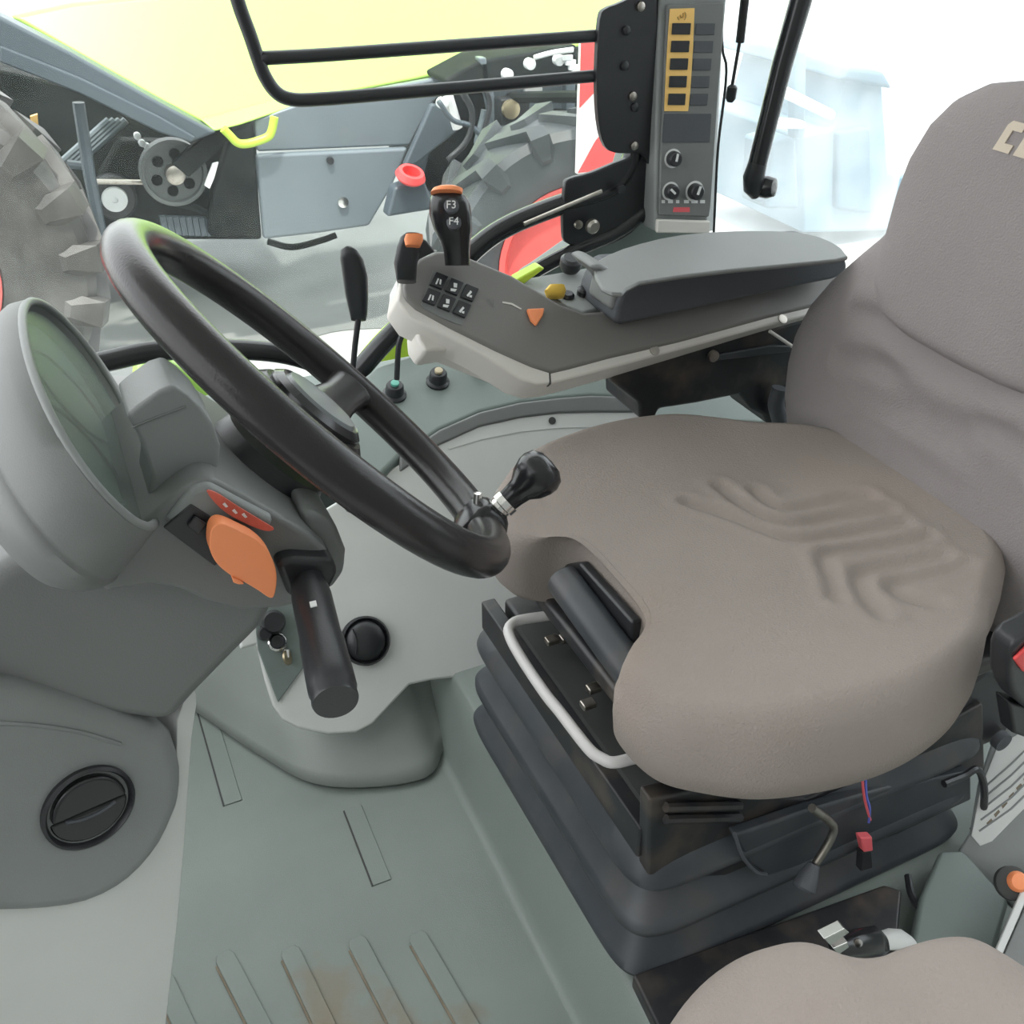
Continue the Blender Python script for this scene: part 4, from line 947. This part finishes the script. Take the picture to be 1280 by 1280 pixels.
pb = thing('passenger_belt_buckle', 'black and silver belt tongue lying behind the passenger seat cushion', 'buckle', at(1060, 1180, Y(.40)))
obj('casing', LO([sell(at(x, y, Y(.36)), (UP*.8+FW*.3)*w, FW*.012, 3, 20) for x, y, w in ((1040, 1185, .006), (1050, 1182, .010), (1075, 1178, .012), (1098, 1174, .012), (1106, 1176, .008))]), M['blackgloss'], pb, smooth=60)
obj('metal_tongue', PR(ats([(1030, 1174), (1056, 1161), (1062, 1166), (1038, 1182)], Y(.35)), (0, .01, 0)), M['chrome'], pb, bevel=.001)
obj('metal_tongue', PR(ats([(1042, 1186), (1060, 1178), (1062, 1184), (1048, 1194)], Y(.35)), (0, .01, 0)), M['chrome'], pb, bevel=.001)
obj('metal_spot', LA([(.004, 0), (.004, .002), (0, .003)], at(1072, 1178, Y(.345)), -FW, 12), M['chrome'], pb)
obj('pale_end', LO([sell(at(x, y, Y(.37)), (UP*.8+FW*.3)*w, FW*.01, 3, 20) for x, y, w in ((1100, 1176, .007), (1115, 1174, .010), (1130, 1174, .009), (1142, 1177, .004))]), M['light'], pb, smooth=60)

# ---- trim behind: perforated panel, dark box, light strip, orange button
rp = thing('rear_side_trim', 'grey slotted trim panel low at right edge behind seat base', 'trim panel', at(1250, 1030, PL((.95, .5, .2), (-.6, -.2, .75))))
RP = PL((.92, .46, .2), (-.55, -.25, .8))
obj('panel', PR(ats([(1190, 1075), (1212, 1040), (1222, 980), (1240, 925), (1340, 840), (1340, 1180), (1280, 1200), (1262, 1130)], RP), RP[1]*-.03), M['grey_mid'], rp, bevel=.004)
obj('slotted_inlay', PR(ats([(1214, 1045), (1226, 985), (1246, 935), (1330, 880), (1330, 960), (1240, 1052), (1225, 1058)], RP), RP[1]*.002), M['light'], rp, bevel=.001)
for k in range(9):
    t = k/8
    x_, y_ = 1236+74*t, 1028-88*t
    obj('slot', PR(ats([(x_-3, y_+1), (x_+3, y_-5), (x_+5, y_-2), (x_-1, y_+5)], off(RP, .002)), RP[1]*.0008), M['stain'], rp)
for k in range(5):
    y_ = 955+k*14
    obj('slat', TU(ats([(1232-k*2, y_+28), (1250+14, y_), (1320, y_-55)], off(RP, .0025)), .0012, 6), M['grey_mid'], rp)
db = thing('step_box', 'dark grey-green box on the floor plateau right of seat base', 'box', (.72, .36, .115))
obj('body', PR(ats([(1150, 1120), (1175, 1062), (1205, 1062), (1262, 1125), (1244, 1190), (1200, 1260), (1130, 1260), (1140, 1180)], Z(.15)), (0, 0, -.03)), M['green_grey'], db, bevel=.006)
ls = thing('door_sill_trim', 'pale grey strip with dark flank at right edge, below orange button', 'trim strip', at(1262, 1150, Z(.2)))
obj('strip', PR(ats([(1240, 1196), (1250, 1200), (1300, 1085), (1300, 1060), (1288, 1085)], Z(.21)), (0, 0, -.05)), M['light'], ls, bevel=.002)
obj('flank', PR(ats([(1252, 1198), (1260, 1215), (1320, 1230), (1320, 1060), (1300, 1090)], Z(.20)), (0, 0, -.05)), M['grey'], ls, bevel=.002)
ob = thing('orange_button', 'round orange button in a dark socket near right edge', 'button', at(1268, 1100, Z(.215)))
obj('socket', LA([(.018, 0), (.018, .008), (.014, .01), (0, .01)], at(1263, 1104, Z(.205)), (-.3, -.5, .8), 24), M['seam'], ob)
obj('cap', LA([(.011, .009), (.011, .014), (.008, .018), (0, .019)], at(1266, 1102, Z(.205)), (-.3, -.5, .8), 24), M['orange'], ob)['label'] = 'orange cap'

# unseen wall added on the door side to cut frontal light
struct('light_blocker_left', AB(-9, 12, -3.2, -3.0, GZ, 4.5), mat('blocker_grey', (.16, .165, .16), .8, var=.2, scale=1))
# ================================================================== LIGHT
w = bpy.data.worlds.new('world'); scene.world = w; w.use_nodes = True
bg = w.node_tree.nodes['Background']
bg.inputs['Color'].default_value = (.96, .985, 1.0, 1); bg.inputs['Strength'].default_value = 2.7
sd = bpy.data.lights.new('sun', 'SUN'); sd.energy = 4.0; sd.angle = R(3); sd.color = (1, .96, .88)
so = bpy.data.objects.new('sun', sd); COL.objects.link(so)
so.rotation_euler = V((.12, .36, -1)).to_track_quat('-Z', 'Y').to_euler(); so.location = (0, 0, 6)

vs_ = scene.view_settings
scene.display_settings.display_device = 'sRGB'
vs_.view_transform = 'Standard'; vs_.look = 'None'; vs_.exposure = 0.22; vs_.gamma = 1; vs_.use_curve_mapping = False
